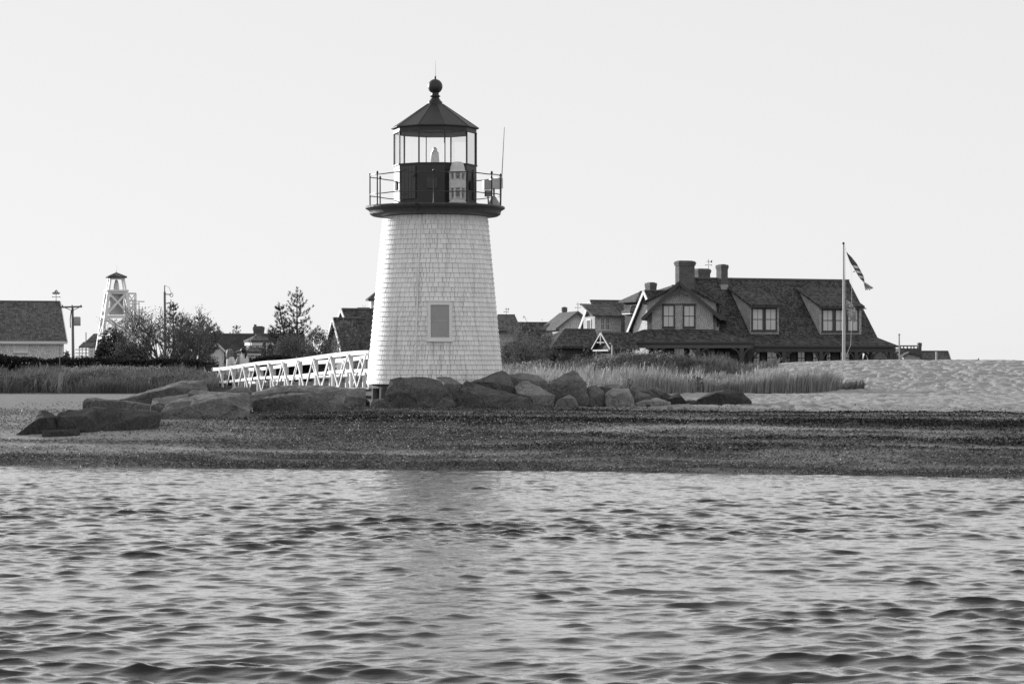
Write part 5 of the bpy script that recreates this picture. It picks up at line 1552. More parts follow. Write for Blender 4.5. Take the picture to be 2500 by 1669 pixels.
    # bring the turned wing's parts into the house's own axes
    T = (Matrix.Translation(F_main.o) @ Matrix.Rotation(F_main.yaw, 4, 'Z')).inverted() @ (Matrix.Translation(F.o) @ Matrix.Rotation(F.yaw, 4, 'Z'))
    for ch in list(e.children):
        for g in list(ch.children): g.data.transform(T)
        ch.data.transform(T); ch.parent = e_main
    bpy.data.objects.remove(e)
    e, F = e_main, F_main
    # chimneys
    chimney(F, roof, 1658, 1696, 637, 4.9, 0.6, zr - 1.6, 0.08)
    chimney(F, roof, 1705, 1734, 656.5, 7.4, 1.1, zb + 0.5, 0.06)
    chimney(F, roof, 1761, 1777, 646, 5.0, 0.75, zr - 1.2, 0.05)
    MB().box((F.u(1760.5, 4.98), 4.96, zr - 1.3), (F.u(1777.5, 4.98), 5.85, zr - 0.42)).build('flashing', M['grey_metal'], roof)
    # left wing with its bright gable end
    lu = F.u(1572, 6.0); z_r = F.uz(1572, 709, 6.0)[1]; hd = 3.0
    ridge_house(F, e, lu + 0.25, ul + 1.0, z_r - 3.1, z_r, 3.0, hd, roofname='wing_roof', wallname='wing_wall', barge='trim_white', bw_=0.22, wall='wall_pale')
    w_ = MB().box((lu + 0.19, 5.0, z_r - 3.4), (lu + 0.27, 5.7, z_r - 1.9)).build('window', M['trim_white'], e)
    MB().box((lu + 0.17, 5.08, z_r - 3.3), (lu + 0.2, 5.62, z_r - 2.0)).build('pane', M['pane_mid'], w_)
    # hipped blocks behind
    for (p0, p1, r0, r1, pyr, pye, v0, v1) in ((1553, 1680, 1562, 1640, 711.5, 733, 9.0, 12.0), (1640, 1700, 1640, 1690, 696.5, 708, 10.5, 13.5)):
        vm = (v0 + v1) / 2
        q0, zz0 = F.uz(p0, pye, v0); q1 = F.u(p1, v0); s0, zz1 = F.uz(r0, pyr, vm); s1 = F.u(r1, vm)
        r2 = hip_roof(e, q0, q1, s0, s1, v0, v1, zz0, zz1, 'roof_grey', name='rear_roof')
        MB().box((q0 + 0.3, v0 + 0.3, 0.8), (q1 - 0.3, v1 - 0.3, zz0 - 0.13)).build('rear_wall', M['wall_ivy'], e)
        if p0 == 1553: chimney(F, r2, 1587, 1603, 690, 9.6, 0.8, zz0, 0.03)
    # small hooded roof
    q0, zz0 = F.uz(1528, 760, 8.7); q1 = F.u(1562, 8.7)
    hip_roof(e, q0, q1, q0 + 0.4, q1 - 0.2, 8.0, 9.5, zz0, zz0 + 0.35, 'roof_grey', name='hood_roof')
    MB().box((q0 + 0.02, 8.02, zz0 - 0.2), (q1, 9.4, zz0 - 0.13)).build('fascia', M['trim_white'], e)
    MB().box((q0 + 0.25, 8.3, 0.8), (q1, 9.4, zz0 - 0.21)).build('hood_wall', M['wall_ivy'], e)
    return F
FB = big_house()

def weather_vane(px, pybot, pytop, d, label, ship=False, arms=True):
    b = W(px, pybot, d); t = W(px, pytop, d); h = t.z - b.z
    mb = MB()
    mb.tube([(0, 0, -0.1), (0, 0, h * 0.98)], [0.022, 0.016], 6)
    for s in (-1, 1):
        mb.bar((0, 0, h * 0.38), (s * h * 0.28, 0.05, h * 0.38), 0.025, 0.03); mb.ball((s * h * 0.3, 0.05, h * 0.38), 0.035, 6)
        mb.bar((0, 0, h * 0.38), (0.05, s * h * 0.28, h * 0.38), 0.025, 0.03)
    if ship:
        mb.prism([(-0.28, -0.012, h * 0.74), (0.28, -0.012, h * 0.72), (0.2, -0.012, h * 0.6), (-0.2, -0.012, h * 0.6)], (0, 0.024, 0))
        mb.prism([(-0.16, -0.012, h * 0.76), (0.03, -0.012, h * 0.76), (0.03, -0.012, h * 0.98)], (0, 0.024, 0))
        mb.prism([(0.05, -0.012, h * 0.75), (0.18, -0.012, h * 0.75), (0.05, -0.012, h * 0.92)], (0, 0.024, 0))
    else:
        mb.bar((-h * 0.22, -0.03, h * 0.74), (h * 0.3, 0.04, h * 0.74), 0.025, 0.03)
        mb.prism([(h * 0.2, -0.01, h * 0.64), (h * 0.36, -0.01, h * 0.62), (h * 0.36, -0.01, h * 0.9), (h * 0.25, -0.01, h * 0.8)], (0, 0.025, 0))
    o = mb.build('weather_vane', M['iron'], None, None, (b.x, b.y, b.z))
    tag(o, label, 'weather vane', 'weather vanes')
def on_frame(F, px, v):
    u = F.u(px, v)
    return F.o.y + u * F.s + v * F.c
weather_vane(1730, 656, 632, on_frame(FB, 1730, 8.0), 'weather vane on the second brick chimney of the big house')

# ---- cottages left of the big house
def cottage():
    F = Frame(1470, 170, R(22))
    e = F.empty('cottage', 'steep gabled cottage with white barge boards left of the big house', 'house')
    u0, zr = F.uz(1441, 733, 3.4); u1 = F.u(1548, 3.4)
    ridge_house(F, e, u0 + 0.2, u1, zr - 2.6, zr, 1.0, 2.4, roof='roof_grey', barge='trim_white', bw_=0.24, wall='wall_pale', eave=0.2)
    # shed dormer to the front
    a, z0 = F.uz(1447, 769, 0.2); b, z1 = F.uz(1489, 771, 0.2)
    MB().slab([(a, 0.2, z0), (b + 1.2, 0.2, z0 - 0.02), (b + 1.4, 3.2, zr - 0.25), (a + 0.4, 3.2, zr - 0.25)], 0.1).build('dormer_roof', M['roof_grey'], e)
    MB().box((a + 0.3, 0.5, 0.8), (b + 1.0, 2.5, z0 - 0.1)).build('dormer_wall', M['wall_pale'], e)
    window(F, e, 1465, 1476, 775, 806, 0.5, 'trim_white', 'pane_mid', 2, 2, 0.06)
    window(F, e, 1477.5, 1489, 775, 806, 0.5, 'trim_white', 'pane_mid', 2, 2, 0.06)
    uu = a + 0.3
    w_ = MB().box((uu - 0.05, 1.1, z0 - 1.5), (uu + 0.02, 1.9, z0 - 0.25)).build('window', M['trim_white'], e)
    MB().box((uu - 0.06, 1.2, z0 - 1.4), (uu - 0.03, 1.8, z0 - 0.35)).build('pane', M['pane_mid'], w_)
cottage()
def portico():
    F = Frame(1490, 153, R(22))
    e = F.empty('portico', 'little gabled entrance with white carved barge boards beside the big porch', 'portico')
    u0, zr = F.uz(1467.5, 812, 1.5); u1 = F.u(1530, 1.5)
    ridge_house(F, e, u0 + 0.25, u1, zr - 0.85, zr, 0.3, 1.2, barge='carved_trim', bw_=0.09, barge_ends=(0,), wall='wall_ivy', eave=0.25)
    kb = MB(); kb.bar((u0 - 0.02, 1.5, zr - 0.1), (u0 - 0.02, 1.5, zr - 0.75), 0.08, 0.08); kb.bar((u0 - 0.02, 0.9, zr - 0.62), (u0 - 0.02, 2.1, zr - 0.62), 0.05, 0.05)
    kb.build('gable_ornament', M['carved_trim'], e)
    z = F.uz(1470, 853, 0.3)[1]
    MB().box((u0 - 0.05, 0.3, z - 0.1), (u0 + 0.24, 2.7, z + 0.0)).build('cornice', M['carved_trim'], e)
    # downpipe at the porch corner
    p0 = F.P(1489, 837, -0.3); p1 = F.P(1494, 843, -0.1); p2 = F.P(1494, 880, -0.1)
    MB().tube([p0, p1, p2], 0.045, 8).build('downpipe', M['trim_white'], e)
portico()
def low_hipped():
    F = Frame(1405, 158, R(20))
    e = F.empty('outbuilding', 'low outbuilding with a dark hipped roof behind the shrubs', 'outbuilding')
    v0, v1 = 0, 5.0
    a, ze = F.uz(1346, 846, v0); b = F.u(1468, v0); r0, zr = F.uz(1377, 803.5, 2.5); r1 = F.u(1452, 2.5)
    hip_roof(e, a, b, r0, r1, v0, v1, ze, zr, 'roof_dark')
    MB().box((a + 0.3, 0.3, 0.8), (b - 0.3, 4.7, ze - 0.13)).build('wall', M['wall_ivy'], e)
low_hipped()
def small_gable_house():
    F = Frame(1400, 186, R(10))
    e = F.empty('gabled_house', 'small grey house with a wide front gable and a paired window', 'house')
    ua, za = F.uz(1411, 759, -0.3); ul, ze = F.uz(1357, 802, -0.3); ur = 2 * ua - ul
    front_gable(F, e, ul, ur, ua, ze, za, 0, 7, roof='roof_grey', wall='wall_pale', barge='trim_grey', bw_=0.14, inset=0.3, fov=0.3)
    window(F, e, 1394, 1407, 785, 806, 0, 'trim_white', 'pane_bright', 1, 2, 0.08)
    window(F, e, 1408, 1420, 785, 806, 0, 'trim_white', 'pane_bright', 1, 2, 0.08)
    return F
FG = small_gable_house()
weather_vane(1411, 759, 737, 187, 'weather vane on the ridge of the small grey gabled house')
def long_roof():
    F = Frame(1320, 192, R(6))
    e = F.empty('long_house', 'long low house with a dark ridge and a thin tall chimney', 'house')
    u0, zr = F.uz(1240, 787, 3); u1 = F.u(1378, 3)
    r = ridge_house(F, e, u0, u1, zr - 2.6, zr, 0, 3.0, roof='roof_dark', wall='wall_shingle')
    a, z0 = F.uz(1190, 806, -1.0); b = F.u(1274, -1.0); rl, zt = F.uz(1215, 768.5, 2.5); rr = F.u(1257, 2.5)
    hip_roof(e, a, b, rl, rr, -1.0, 6.0, z0, zt, 'roof_grey', name='hipped_roof')
    MB().box((a + 0.3, -0.7, 0.8), (b - 0.3, 5.7, z0 - 0.13)).build('hipped_wall', M['wall_shingle'], e)
    chimney(F, r, 1373, 1384.5, 750, 1.8, 0.45, zr - 1.6, 0.0)
long_roof()
weather_vane(1236, 768, 750, 192.5, 'thin weather vane on the dark hipped roof right of the tower')

# ---- houses left of the tower
def vine_house():
    F = Frame(860, 140, R(25))
    e = F.empty('vine_house', 'dark gabled house tangled in vines left of the tower', 'house')
    u0, zr = F.uz(835, 753.5, 4.0); u1 = F.u(990, 4.0)
    ridge_house(F, e, u0 + 0.2, u1, zr - 2.9, zr, 1.0, 3.0, roof='roof_dark', barge='trim_white', bw_=0.18, wall='wall_pale', eave=0.6)
    a, za = F.uz(814.5, 776, 0.2); b = F.u(856, 0.2)
    ridge_house(F, e, a + 0.2, b + 1.5, za - 1.9, za, -1.2, 1.4, roof='roof_dark', barge='trim_white', bw_=0.16, wall='wall_shingle', eave=0.2, roofname='wing_roof', wallname='wing_wall')
vine_house()
def cupola_house():
    F = Frame(930, 185, R(10))
    e = F.empty('cupola_house', 'house with a small pointed cupola roof half hidden by the tower', 'house')
    a, ze = F.uz(899, 729, 0); b = F.u(958, 0); m, zt = F.uz(928, 703, 0.9)
    hip_roof(e, a, b, m - 0.02, m + 0.02, 0, b - a, ze, zt, 'roof_grey', name='cupola_roof')
    MB().box((a + 0.25, 0.25, ze - 1.0), (b - 0.25, b - a - 0.25, ze - 0.13)).build('cupola', M['trim_white'], e)
    ridge_house(F, e, a - 0.5, b + 4, ze - 3.2, ze - 1.0 + 0.3, -2.0, 3.0, roof='roof_grey')
cupola_house()
def long_dark_house():
    F = Frame(590, 172, R(8))
    e = F.empty('dark_roof_house', 'long house with a plain dark roof behind the footbridge', 'house')
    u0, zr = F.uz(505, 815, 3.2); u1 = F.u(735, 3.2)
    r = ridge_house(F, e, u0, u1, zr - 1.75, zr, 0.4, 2.8, roof='roof_slate', wall='wall_shingle')
    chimney(F, r, 619, 645, 797, 3.6, 0.9, zr - 0.8, 0.04)
    MB().tube([(F.u(623, 4), 4, zr), (F.u(623, 4), 4, F.uz(623, 795, 4)[1] + 0.1)], 0.1, 8).build('chimney_pot', M['brick'], r)
long_dark_house()
def far_gable():
    F = Frame(530, 215, R(5))
    e = F.empty('far_house', 'pale gable peeping above the left end of the long dark roof', 'house')
    ua, za = F.uz(531, 803, 0); ul, ze = F.uz(513, 816, 0)
    front_gable(F, e, ul, 2 * ua - ul, ua, ze, za, 0.3, 6, roof='roof_grey', wall='wall_pale', barge='trim_white', bw_=0.12, inset=0.15, fov=0.3)
far_gable()
def shed():
    F = Frame(531, 152, R(8))
    e = F.empty('shed', 'tiny shingled shed with a pale double door and pitched roof', 'shed')
    ua, za = F.uz(531.3, 837.5, -0.15); ul, ze = F.uz(512, 856.5, -0.15); ur = F.u(551, -0.15)
    front_gable(F, e, ul, ur, ua, ze, za, 0, 1.8, roof='roof_grey', wall='wall_pale', barge='trim_white', bw_=0.1, inset=0.1, fov=0.15, th=0.07)
    u0, z1 = F.uz(519.5, 856, 0); u1 = F.u(540, 0)
    d = MB(); um = (u0 + u1) / 2
    d.box((u0, -0.03, 1.0), (um - 0.01, 0.02, z1 - 0.05)); d.box((um + 0.01, -0.03, 1.0), (u1, 0.02, z1 - 0.05))
    dd = d.build('door', M['trim_white'], e)
    f = MB(); f.box((u0 - 0.08, -0.045, 1.0), (u0 - 0.003, 0.02, z1 + 0.05)); f.box((u1 + 0.003, -0.045, 1.0), (u1 + 0.08, 0.02, z1 + 0.05)); f.box((u0, -0.045, z1 - 0.04), (u1, 0.02, z1 + 0.05))
    f.build('frame', M['trim_white'], dd)
shed()
def bay_house():
    F = Frame(628, 150, R(18))
    e = F.empty('bay_house', 'small house corner with white cornices behind the conifer shrub', 'house')
    a, z0 = F.uz(603, 857, 0); b = F.u(660, 0); c, z1 = F.uz(614, 835, 1.0); d = F.u(665, 1.0)
    MB().box((a + 0.15, 0.15, 0.8), (b, 3, z0 - 0.25)).build('wall', M['wall_pale'], e)
    MB().box((a, 0, z0 - 0.25), (b + 0.1, 3.1, z0 - 0.05)).build('cornice', M['trim_white'], e)
    hip_roof(e, a - 0.05, b + 0.15, a + 0.6, b - 0.6, -0.05, 3.2, z0, z0 + 0.35, 'roof_grey')
    MB().box((c + 0.1, 1.1, z0 + 0.1), (d, 3.0, z1 - 0.2)).build('upper_wall', M['wall_pale'], e)
    MB().box((c, 1.0, z1 - 0.2), (d + 0.1, 3.1, z1)).build('upper_cornice', M['trim_white'], e)
    hip_roof(e, c - 0.05, d + 0.1, c + 0.5, d - 0.5, 0.95, 3.2, z1 + 0.12, z1 + 0.45, 'roof_grey', name='upper_roof')
    window(F, e, 609, 622, 861, 884, 0.15, 'trim_white', 'pane_mid', 2, 2, 0.07)
    window(F, e, 622, 634, 838, 853, 1.1, 'trim_white', 'pane_mid', 2, 1, 0.06)
bay_house()
def left_house():
    F = Frame(60, 155, R(17))
    e = F.empty('shingled_house', 'grey shingled house with a big plain roof at the left edge', 'house')
    vr = 3.6
    ur, zr = F.uz(146.5, 736, vr); ul = F.u(-90, vr); z_e = F.uz(100, 831, -0.25)[1]
    k = (zr - z_e) / (vr + 0.25)
    r = ridge_house(F, e, ul, ur - 0.2, z_e + k * 0.25, zr, 0, vr, roof='roof_grey', wall='wall_pale', ov=0.2, eave=0.25, barge='trim_white', bw_=0.2)
    uw = ur - 0.2
    MB().box((ul, -0.28, z_e - 0.22), (ur + 0.02, -0.235, z_e - 0.04)).build('fascia', M['trim_white'], e)
    MB().box((ul, -0.23, z_e - 0.2), (uw, -0.003, z_e - 0.15)).build('soffit', M['trim_white'], e)
    MB().box((uw - 0.1, -0.03, 0.9), (uw + 0.04, 0.12, z_e - 0.21)).build('corner_board', M['trim_white'], e)
    window(F, e, 32, 69, 832.5, 860, 0, 'trim_white', 'pane_bright', 3, 1, 0.13)
left_house()
weather_vane(137, 736, 706, 158.4, 'ship-shaped weather vane on the ridge of the left shingled house', ship=True)
def pier_house():
    F = Frame(212, 235, R(10))
    e = F.empty('pavilion', 'far white waterside pavilion with two-tier roof and railings', 'pavilion')
    a, z0 = F.uz(192, 846, 0); b = F.u(250, 0); c, z1 = F.uz(204, 834, 1.5); 
    MB().slab([(a, 0, z0), (b, 0, z0), (b, 2, z1), (c, 2, z1)], 0.12).build('lower_roof', M['roof_grey'], e)
    d, z2 = F.uz(211, 831.5, 2); f, z3 = F.uz(229, 814, 4)
    MB().slab([(d, 2, z2), (b, 2, z2), (b, 4, z3), (f, 4, z3)], 0.12).build('roof', M['roof_grey'], e)
    MB().box((d + 0.2, 2.2, 0.8), (b, 6, z2 - 0.13)).build('wall', M['wall_pale'], e)
    rl = MB()
    for py in (853, 862, 869, 872):
        z = F.uz(200, py, 0)[1]
        rl.box((F.u(184, 0), -0.03, z - 0.05), (b, 0.05, z + 0.05))
    rail_ = rl.build('railing', M['trim_white'], e)
    for px in (194, 201, 210, 219, 228, 237):
        u = F.u(px, 0)
        MB().box((u - 0.06, -0.07, 0.9), (u + 0.06, -0.032, z0 - 0.12)).build('post', M['trim_white'], rail_)
pier_house()
def far_right_house():
    F = Frame(2240, 195, R(6))
    e = F.empty('roof_walk_house', 'far grey house with a railed roof walk beyond the dune', 'house')
    u0, zr = F.uz(2240, 857, 2.5); u1 = F.u(2310, 2.5)
    r = ridge_house(F, e, u0, u1 - 0.1, zr - 2.2, zr, 0, 2.5, roof='roof_grey', barge='trim_white', bw_=0.15)
    a, zt = F.uz(2195, 850, 0.5); b = F.u(2243, 0.5)
    MB().box((a, 0.5, 0.8), (b, 4.5, zt)).build('roof_block', M['roof_grey'], e)
    MB().box((a - 0.1, 0.3, 0.8), (F.u(2208, 0.3), 0.49, zt + 0.02)).build('wall', M['brick'], e)
    rw = MB(); zz = F.uz(2200, 842.5, 0.6)[1]
    rw.box((a + 0.1, 0.6, zz - 0.1), (b - 0.1, 0.68, zz)); 
    rw_ = rw.build('roof_walk', M['trim_grey'], e)
    for px in (2198, 2206, 2215, 2224, 2231, 2240):
        u = F.u(px, 0.64); MB().box((u - 0.05, 0.6, zt), (u + 0.05, 0.68, zz - 0.1)).build('post', M['trim_grey'], rw_)
    chimney(F, r, 2242.5, 2250, 836.5, 1.5, 0.3, zr - 1, 0.0)
    ua, za = F.uz(2222, 858, -1.3); ul, ze = F.uz(2206, 868, -1.3); ur = F.u(2252, -1.3)
    front_gable(F, e, ul, ur, ua, ze, za, -1.0, 0.5, roof='roof_grey', inset=0.1, fov=0.2, roofname='porch_roof', wallname='porch_wall')
    c = F.u(2120, 2.5); z4 = F.uz(2150, 857, 2.5)[1]
    ridge_house(F, e, c, F.u(2200, 2.5), z4 - 1.5, z4, 0.5, 2.0, roof='roof_grey', roofname='wing_roof', wallname='wing_wall')
far_right_house()

# ---- skeleton tower
def skeleton_tower():
    d = 200.0; s = FPX / d
    c = W(284, HOR, d)
    e = empty('skeleton_tower', (c.x, c.y, 0), R(17), 'white open-framed beacon tower with a small pointed roof behind the trees', 'tower')
    def z(py): return CAM_H + (HOR - py) / s
    zp = z(712); ht, hb = 0.72, 1.72; zb = 0.9
    def cr(i, zz):
        t = (zz - zb) / (zp - zb); h = hb + (ht - hb) * t
        sx, sy = ((-1, -1), (1, -1), (1, 1), (-1, 1))[i]
        return Vector((sx * h, sy * h, zz))
    for i in range(4):
        MB().bar(cr(i, zb), cr(i, zp), 0.24, 0.24, up=(0, 1, 0)).build('leg', M['white_paint'], e)
    zl = [z(875), z(822), z(770), zp]
    for i in range(4):
        j = (i + 1) % 4
        for a, b in zip(zl[:-1], zl[1:]):
            MB().bar(cr(i, a), cr(j, b - 0.1), 0.1, 0.16).build('brace', M['white_paint'], e)
            MB().bar(cr(j, a), cr(i, b - 0.1), 0.1, 0.16).build('brace', M['white_paint'], e)
            MB().bar(cr(i, b - 0.1), cr(j, b - 0.1), 0.14, 0.2).build('beam', M['white_paint'], e)
    MB().box((-0.9, -0.9, zp), (0.9, 0.9, zp + 0.14)).build('platform', M['white_paint'], e)
    # slatted day board and inner cylinder
    MB().lathe([(0.62, z(768)), (0.56, zp - 0.1)], 16).build('cylinder', M['grey_metal'], e, 40)
    # lantern cage
    zc0, zc1 = zp + 0.14, z(678)
    for i in range(4):
        sx, sy = ((-1, -1), (1, -1), (1, 1), (-1, 1))[i]
        MB().bar((sx * 0.68, sy * 0.68, zc0), (sx * 0.52, sy * 0.52, zc1), 0.15, 0.15, up=(0, 1, 0)).build('cage_post', M['white_paint'], e)
    cg = MB()
    for y0 in (-1, 1):
        cg.bar((-0.6, y0 * 0.53, zc1 - 0.06), (0.6, y0 * 0.53, zc1 - 0.06), 0.14, 0.14); cg.bar((y0 * 0.53, -0.46, zc1 - 0.06), (y0 * 0.53, 0.46, zc1 - 0.06), 0.14, 0.14)
    cg.build('cage_ring', M['white_paint'], e)
    MB().add([(-0.68, -0.52, zc0), (-0.68, 0.52, zc0), (-0.53, 0.45, zc1 - 0.14), (-0.53, -0.45, zc1 - 0.14), (-0.64, -0.52, zc0), (-0.64, 0.52, zc0), (-0.49, 0.45, zc1 - 0.14), (-0.49, -0.45, zc1 - 0.14)],
              [(0, 1, 2, 3), (4, 5, 6, 7), (0, 1, 5, 4), (3, 2, 6, 7), (0, 3, 7, 4), (1, 2, 6, 5)]).build('cage_panel', M['white_paint'], e)
    hip_roof(e, -0.78, 0.78, -0.02, 0.02, -0.78, 0.78, zc1 + 0.1, z(664.5), 'roof_grey')
    MB().tube([(0, 0, z(665)), (0.06, 0, z(648))], [0.025, 0.01], 6).build('lightning_rod', M['grey_metal'], e)
    MB().lathe([(0.05, zc0), (0.24, zc0 + 0.02), (0.22, zc0 + 0.35), (0.14, zc0 + 0.75), (0.05, zc0 + 0.85)], 14).build('bell', M['horn_white'], e, 40)
    # ladder cage at the side
    ld = MB()
    x0, x1 = 0.95, 1.55
    for xx in (x0, x1):
        for yy in (-0.45, 0.45):
            ld.bar((xx, yy, z(800)), (xx, yy, z(716)), 0.1, 0.1, up=(0, 1, 0))
    for py in (716, 733, 750, 770, 790):
        for yy in (-0.45, 0.45): ld.bar((x0, yy, z(py)), (x1, yy, z(py)), 0.1, 0.12)
    ld.bar((x0, -0.45, z(765)), (x1, -0.45, z(735)), 0.06, 0.08)
    for py in (742, 780, 810):
        ld.box((x0 - 0.1, -0.55, z(py)), (x1 + 0.25, 0.55, z(py) + 0.06))
    for xx in (1.25, 1.8):
        ld.bar((xx, -0.5, z(872)), (xx, -0.5, z(735)), 0.08, 0.08, up=(0, 1, 0))
    for a_, b_ in ((800, 782), (778, 752), (748, 718)):
        ld.bar((x0, 0.45, z(a_)), (x1, 0.45, z(b_)), 0.06, 0.08); ld.bar((x1, -0.45, z(a_)), (x0, -0.45, z(b_)), 0.06, 0.08)
    ld.build('ladder_cage', M['white_paint'], e)
    MB().bar((1.5, 0, z(735)), (2.3, 0, z(735.5)), 0.5, 0.06).build('bracket', M['grey_metal'], e)
skeleton_tower()

# ---- poles
def utility_pole(px, d, pytop, label, kind):
    s = FPX / d; x = W(px, 0, d).x
    e = empty('utility_pole', (x, d, 0), 0, label, 'utility pole', 'wooden utility poles')
    def z(py): return CAM_H + (HOR - py) / s
    MB().tube([(0.06, 0, 0.9), (0, 0, z(pytop))], [0.1, 0.07], 10).build('pole', M['wood_grey'], e, 60)
    if kind == 'arm':
        MB().bar((-0.68, -0.16, z(750)), (0.62, -0.16, z(748.5)), 0.1, 0.11).build('crossarm', M['wood_grey'], e)
        b = MB(); b.bar((-0.45, -0.13, z(751)), (-0.02, -0.13, z(758)), 0.04, 0.04); b.bar((0.42, -0.13, z(751)), (0.02, -0.13, z(758)), 0.04, 0.04)
        b.build('crossarm_brace', M['iron'], e)
        for xx in (-0.6, 0.0, 0.55):
            MB().lathe([(0.03, z(748)), (0.05, z(747)), (0.045, z(745)), (0.01, z(744))], 8, (xx, -0.16)).build('insulator', M['iron'], e)
        MB().lathe([(0.2, z(795)), (0.21, z(794)), (0.21, z(775)), (0.17, z(773))], 14, (0.3, -0.05)).build('transformer', M['grey_metal'], e, 40)
        MB().tube([(-0.05, -0.1, z(757)), (-0.12, -0.14, z(780)), (-0.1, -0.12, z(800))], 0.03, 5).build('cable', M['iron'], e)
    else:
        MB().tube([(0, 0, z(pytop)), (0, 0, z(697))], 0.035, 6).build('insulator', M['iron'], e)
        b = MB(); b.tube([(0, -0.05, z(718)), (0.45, -0.05, z(719))], 0.03, 6)
        b.tube([(0.45 + 0.1 * math.cos(R(a)), -0.05, z(719) - 0.03 + 0.13 * math.sin(R(a))) for a in range(0, 361, 30)], 0.02, 5)
        b.build('bracket', M['iron'], e); b = MB()
        b.tube([(0.1, -0.05, z(741)), (0.4, -0.05, z(738)), (0.42, -0.05, z(731))], 0.035, 6)
        b.build('bracket', M['iron'], e)
        MB().tube([(0, 0, z(696)), (0.3, 0, z(702)), (0.45, -0.02, z(717))], 0.012, 5).build('cable', M['iron'], e)
utility_pole(177, 150, 747, 'utility pole with crossarm and transformer right of the left house', 'arm')
utility_pole(402, 158, 712, 'utility pole with a small side bracket rising behind the bare tree', 'bracket')
def simple_pole(name, label, cat, px, d, py0, py1, r0, r1, mat, cap=True):
    s = FPX / d; x = W(px, 0, d).x
    def z(py): return CAM_H + (HOR - py) / s
    mb = MB(); mb.tube([(0, 0, min(z(py0), gz(x, d) - 0.1)), (0, 0, z(py1))], [r0, r1], 8)
    if cap: mb.ball((0, 0, z(py1) + r1), r1 * 1.7, 8)
    o = mb.build(name, M[mat], None, 60, (x, d, 0)); return tag(o, label, cat)
simple_pole('mast', 'thin dark mast beside the far white pavilion', 'mast', 210, 190, 878, 811, 0.05, 0.035, 'wood_grey', False)
simple_pole('mast', 'thin white mast right of the big house', 'mast', 2195.5, 150, 884, 818, 0.055, 0.04, 'pole_white')
simple_pole('post', 'short white post before the far roof-walk house', 'post', 2286, 125, 884, 858, 0.055, 0.05, 'pole_white', False)
simple_pole('post', 'tiny grey post on the dune crest near the right edge', 'post', 2389, 115, 884, 874, 0.03, 0.03, 'wood_grey', False)
def marsh_post():
    p = W(143.5, 955, 77.2); g = gz(p.x, p.y)
    mb = MB(); zt = W(0, 910, 77.2).z
    mb.prism([(-0.05, -0.05, g - 0.2), (0.05, -0.05, g - 0.2), (0.05, -0.05, zt), (0.0, -0.05, zt + 0.03), (-0.05, -0.05, zt - 0.03)], (0, 0.1, 0))
    mb.prism([(0.055, -0.03, g - 0.2), (0.085, -0.03, g - 0.2), (0.08, -0.03, zt - 0.04), (0.055, -0.03, zt)], (0, 0.07, 0))
    o = mb.build('marsh_post', M['wood_pale'], None, None, (p.x, p.y, 0)); o.rotation_euler = (0, R(1.5), 0)
    tag(o, 'weathered wooden post standing in the dark marsh grass', 'post')
marsh_post()
simple_pole('stake', 'slender dark stake behind the weathered wooden post', 'stake', 146, 84, 905, 840, 0.018, 0.012, 'wood_grey', False)

# ---- flagpole and flags
FD = 140.0
def fz(py): return CAM_H + (HOR - py) / (FPX / FD)
fx = W(2060, 0, FD).x
def flagpole():
    e = empty('flagpole', (fx, FD, 0), 0, 'tall white flagpole in front of the big house', 'flagpole')
    MB().tube([(0, 0, 0.9), (0, 0, fz(740)), (-0.02, 0, fz(600))], [0.105, 0.075, 0.05], 12).build('pole', M['pole_white'], e, 60)
    MB().tube([(-0.02, 0, fz(600)), (-0.02, 0, fz(597))], [0.07, 0.06], 10).build('truck', M['pole_white'], e, 60)
    MB().ball((-0.02, 0, fz(594)), 0.075, 12).build('finial', M['iron'], e, 60)
    k = FPX / FD
    hl = MB()
    def P(px, py): return ((px - 2060) / k, -0.05, fz(py))
    hl.tube([P(2061.5, 600), P(2066, 615)], 0.008, 4)
    hl.tube([P(2066, 616), P(2074, 640), P(2079, 664), P(2079, 760), P(2077, 840), P(2064, 874)], 0.008, 4)
    hl.tube([P(2062, 606), P(2064.5, 690), P(2064.5, 732), P(2063, 872)], 0.008, 4)
    hl.build('halyard', M['trim_white'], e)
flagpole()
def strip_flag(name, label, left, right, colour, mats, nu, nv, wav=0.05, y0=0.0, extra=None):
    """cloth between two edge curves given in photo pixels at the pole's distance"""
    k = FPX / FD
    def curve(pts, t):
        q = np.array(pts, float); s = np.concatenate([[0], np.cumsum(np.hypot(*np.diff(q, axis=0).T))]); s /= s[-1]
        return np.interp(t, s, q[:, 0]), np.interp(t, s, q[:, 1])
    mb = MB(); g = []
    for i in range(nu + 1):
        t = i / nu
        lx_, ly_ = curve(left, t); rx_, ry_ = curve(right, t)
        for j in range(nv + 1):
            w = j / nv
            px = lx_ + (rx_ - lx_) * w; py = ly_ + (ry_ - ly_) * w
            g.append(((px - 2060) / k, y0 + wav * math.sin(w * 7 + t * 5) + wav * math.sin(t * 9), fz(py)))
    mb.v = g
    n = nv + 1
    for i in range(nu):
        for j in range(nv):
            mb.f.append((i * n + j, i * n + j + 1, (i + 1) * n + j + 1, (i + 1) * n + j)); mb.m.append(colour((i + 0.5) / nu, (j + 0.5) / nv, i, j))
    o = mb.build(name, [M[m] for m in mats], None, 180, (fx, FD, 0))
    if extra: extra(o, k)
    return tag(o, label, 'flag')
def us(t, w, i, j):
    q = t - 0.10 * w
    if q < 0.40:
        return 2 if (i % 4 == 2 and j % 4 == (1 if (i // 4) % 2 else 3)) else 0
    return 2 if int((q - 0.40) / 0.078) % 2 == 0 else 1
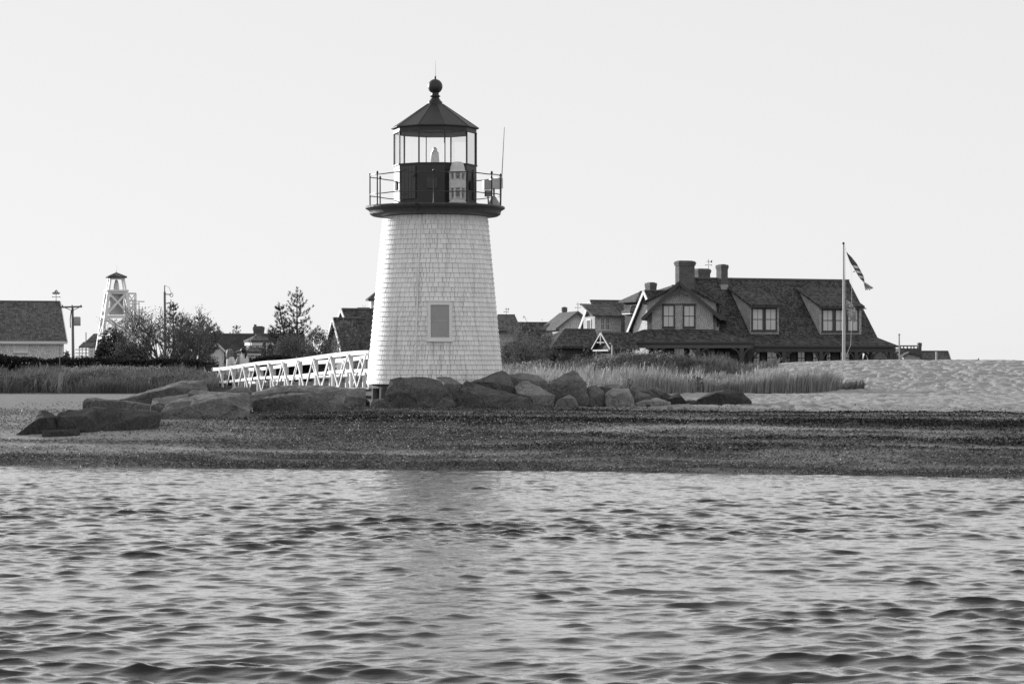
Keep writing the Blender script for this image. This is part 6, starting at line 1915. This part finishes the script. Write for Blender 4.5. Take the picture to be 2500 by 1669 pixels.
strip_flag('striped_flag', 'frayed stars and stripes flag blowing from the top of the pole',
           [(2066, 615), (2077, 643), (2087, 660.6), (2097, 677), (2109.6, 692)],
           [(2067, 615.5), (2080, 628), (2091, 643), (2100.4, 660.6), (2108.6, 675), (2110.8, 690.5)], us, ['flag_dark', 'flag_red', 'flag_white'], 64, 16, 0.05, -0.06)
def frays():
    k = FPX / FD; o = bpy.data.objects['striped_flag']
    mb = MB(); r = random.Random(4)
    for i in range(7):
        t = i / 6
        a = (2109.5 + 1.2 * t, 691.5 - 1.5 * t); b = (2114 + 18 * t + r.uniform(-1, 1), 709 - 5 * t + r.uniform(-1, 2))
        mb.bar(((a[0] - 2060) / k, -0.05 - 0.02 * i, fz(a[1])), ((b[0] - 2060) / k, -0.02 * i, fz(b[1])), 0.012, 0.06, mi=i % 2)
    mb.build('frayed_end', [M['flag_white'], M['flag_red']], o)
    MB().prism([((2081 - 2060) / k, -0.05, fz(664)), ((2086 - 2060) / k, -0.05, fz(661)), ((2088 - 2060) / k, -0.05, fz(664.5))], (0, 0.02, 0)).build('hoist_corner', M['flag_grey'], o)
frays()
def emblem(o, k):
    def P(px, py, y=-0.13): return ((px - 2060) / k, y, fz(py))
    c = P(2077, 747)
    mb = MB()
    mb.tube([(c[0] + 0.1 * math.cos(R(a)), -0.13, c[2] + 0.1 * math.sin(R(a))) for a in range(0, 361, 20)], 0.014, 5)
    mb.tube([(c[0] - 0.14, -0.13, c[2] - 0.02), (c[0] + 0.08, -0.13, c[2] + 0.03)], 0.02, 5)
    mb.tube([P(2069, 742), P(2071, 739), P(2075, 739)], 0.018, 5); mb.tube([P(2081, 757), P(2085, 756), P(2085, 751)], 0.018, 5)
    mb.build('emblem', M['flag_white'], o)
    lt = MB()
    for i in range(12):
        a = 2069 + i * 1.6
        lt.bar(P(a, 755.5 + i * 0.33), P(a + 0.9, 755.9 + i * 0.33), 0.012, 0.045)
    lt.build('lettering', M['flag_white'], o)
strip_flag('emblem_flag', 'grey flag with a round pale emblem half way up the pole',
           [(2063.8, 729), (2063.8, 742), (2063.8, 756)], [(2064.2, 729.3), (2080, 740), (2092, 759.6)], lambda t, w, i, j: 0, ['flag_grey'], 20, 12, 0.025, -0.1, emblem)
strip_flag('pale_flag', 'pale flag hanging below the emblem flag',
           [(2065, 762), (2076, 780), (2082, 788)], [(2066, 760), (2088, 762), (2090, 784)], lambda t, w, i, j: 0, ['flag_pale'], 20, 12, 0.04, -0.08)
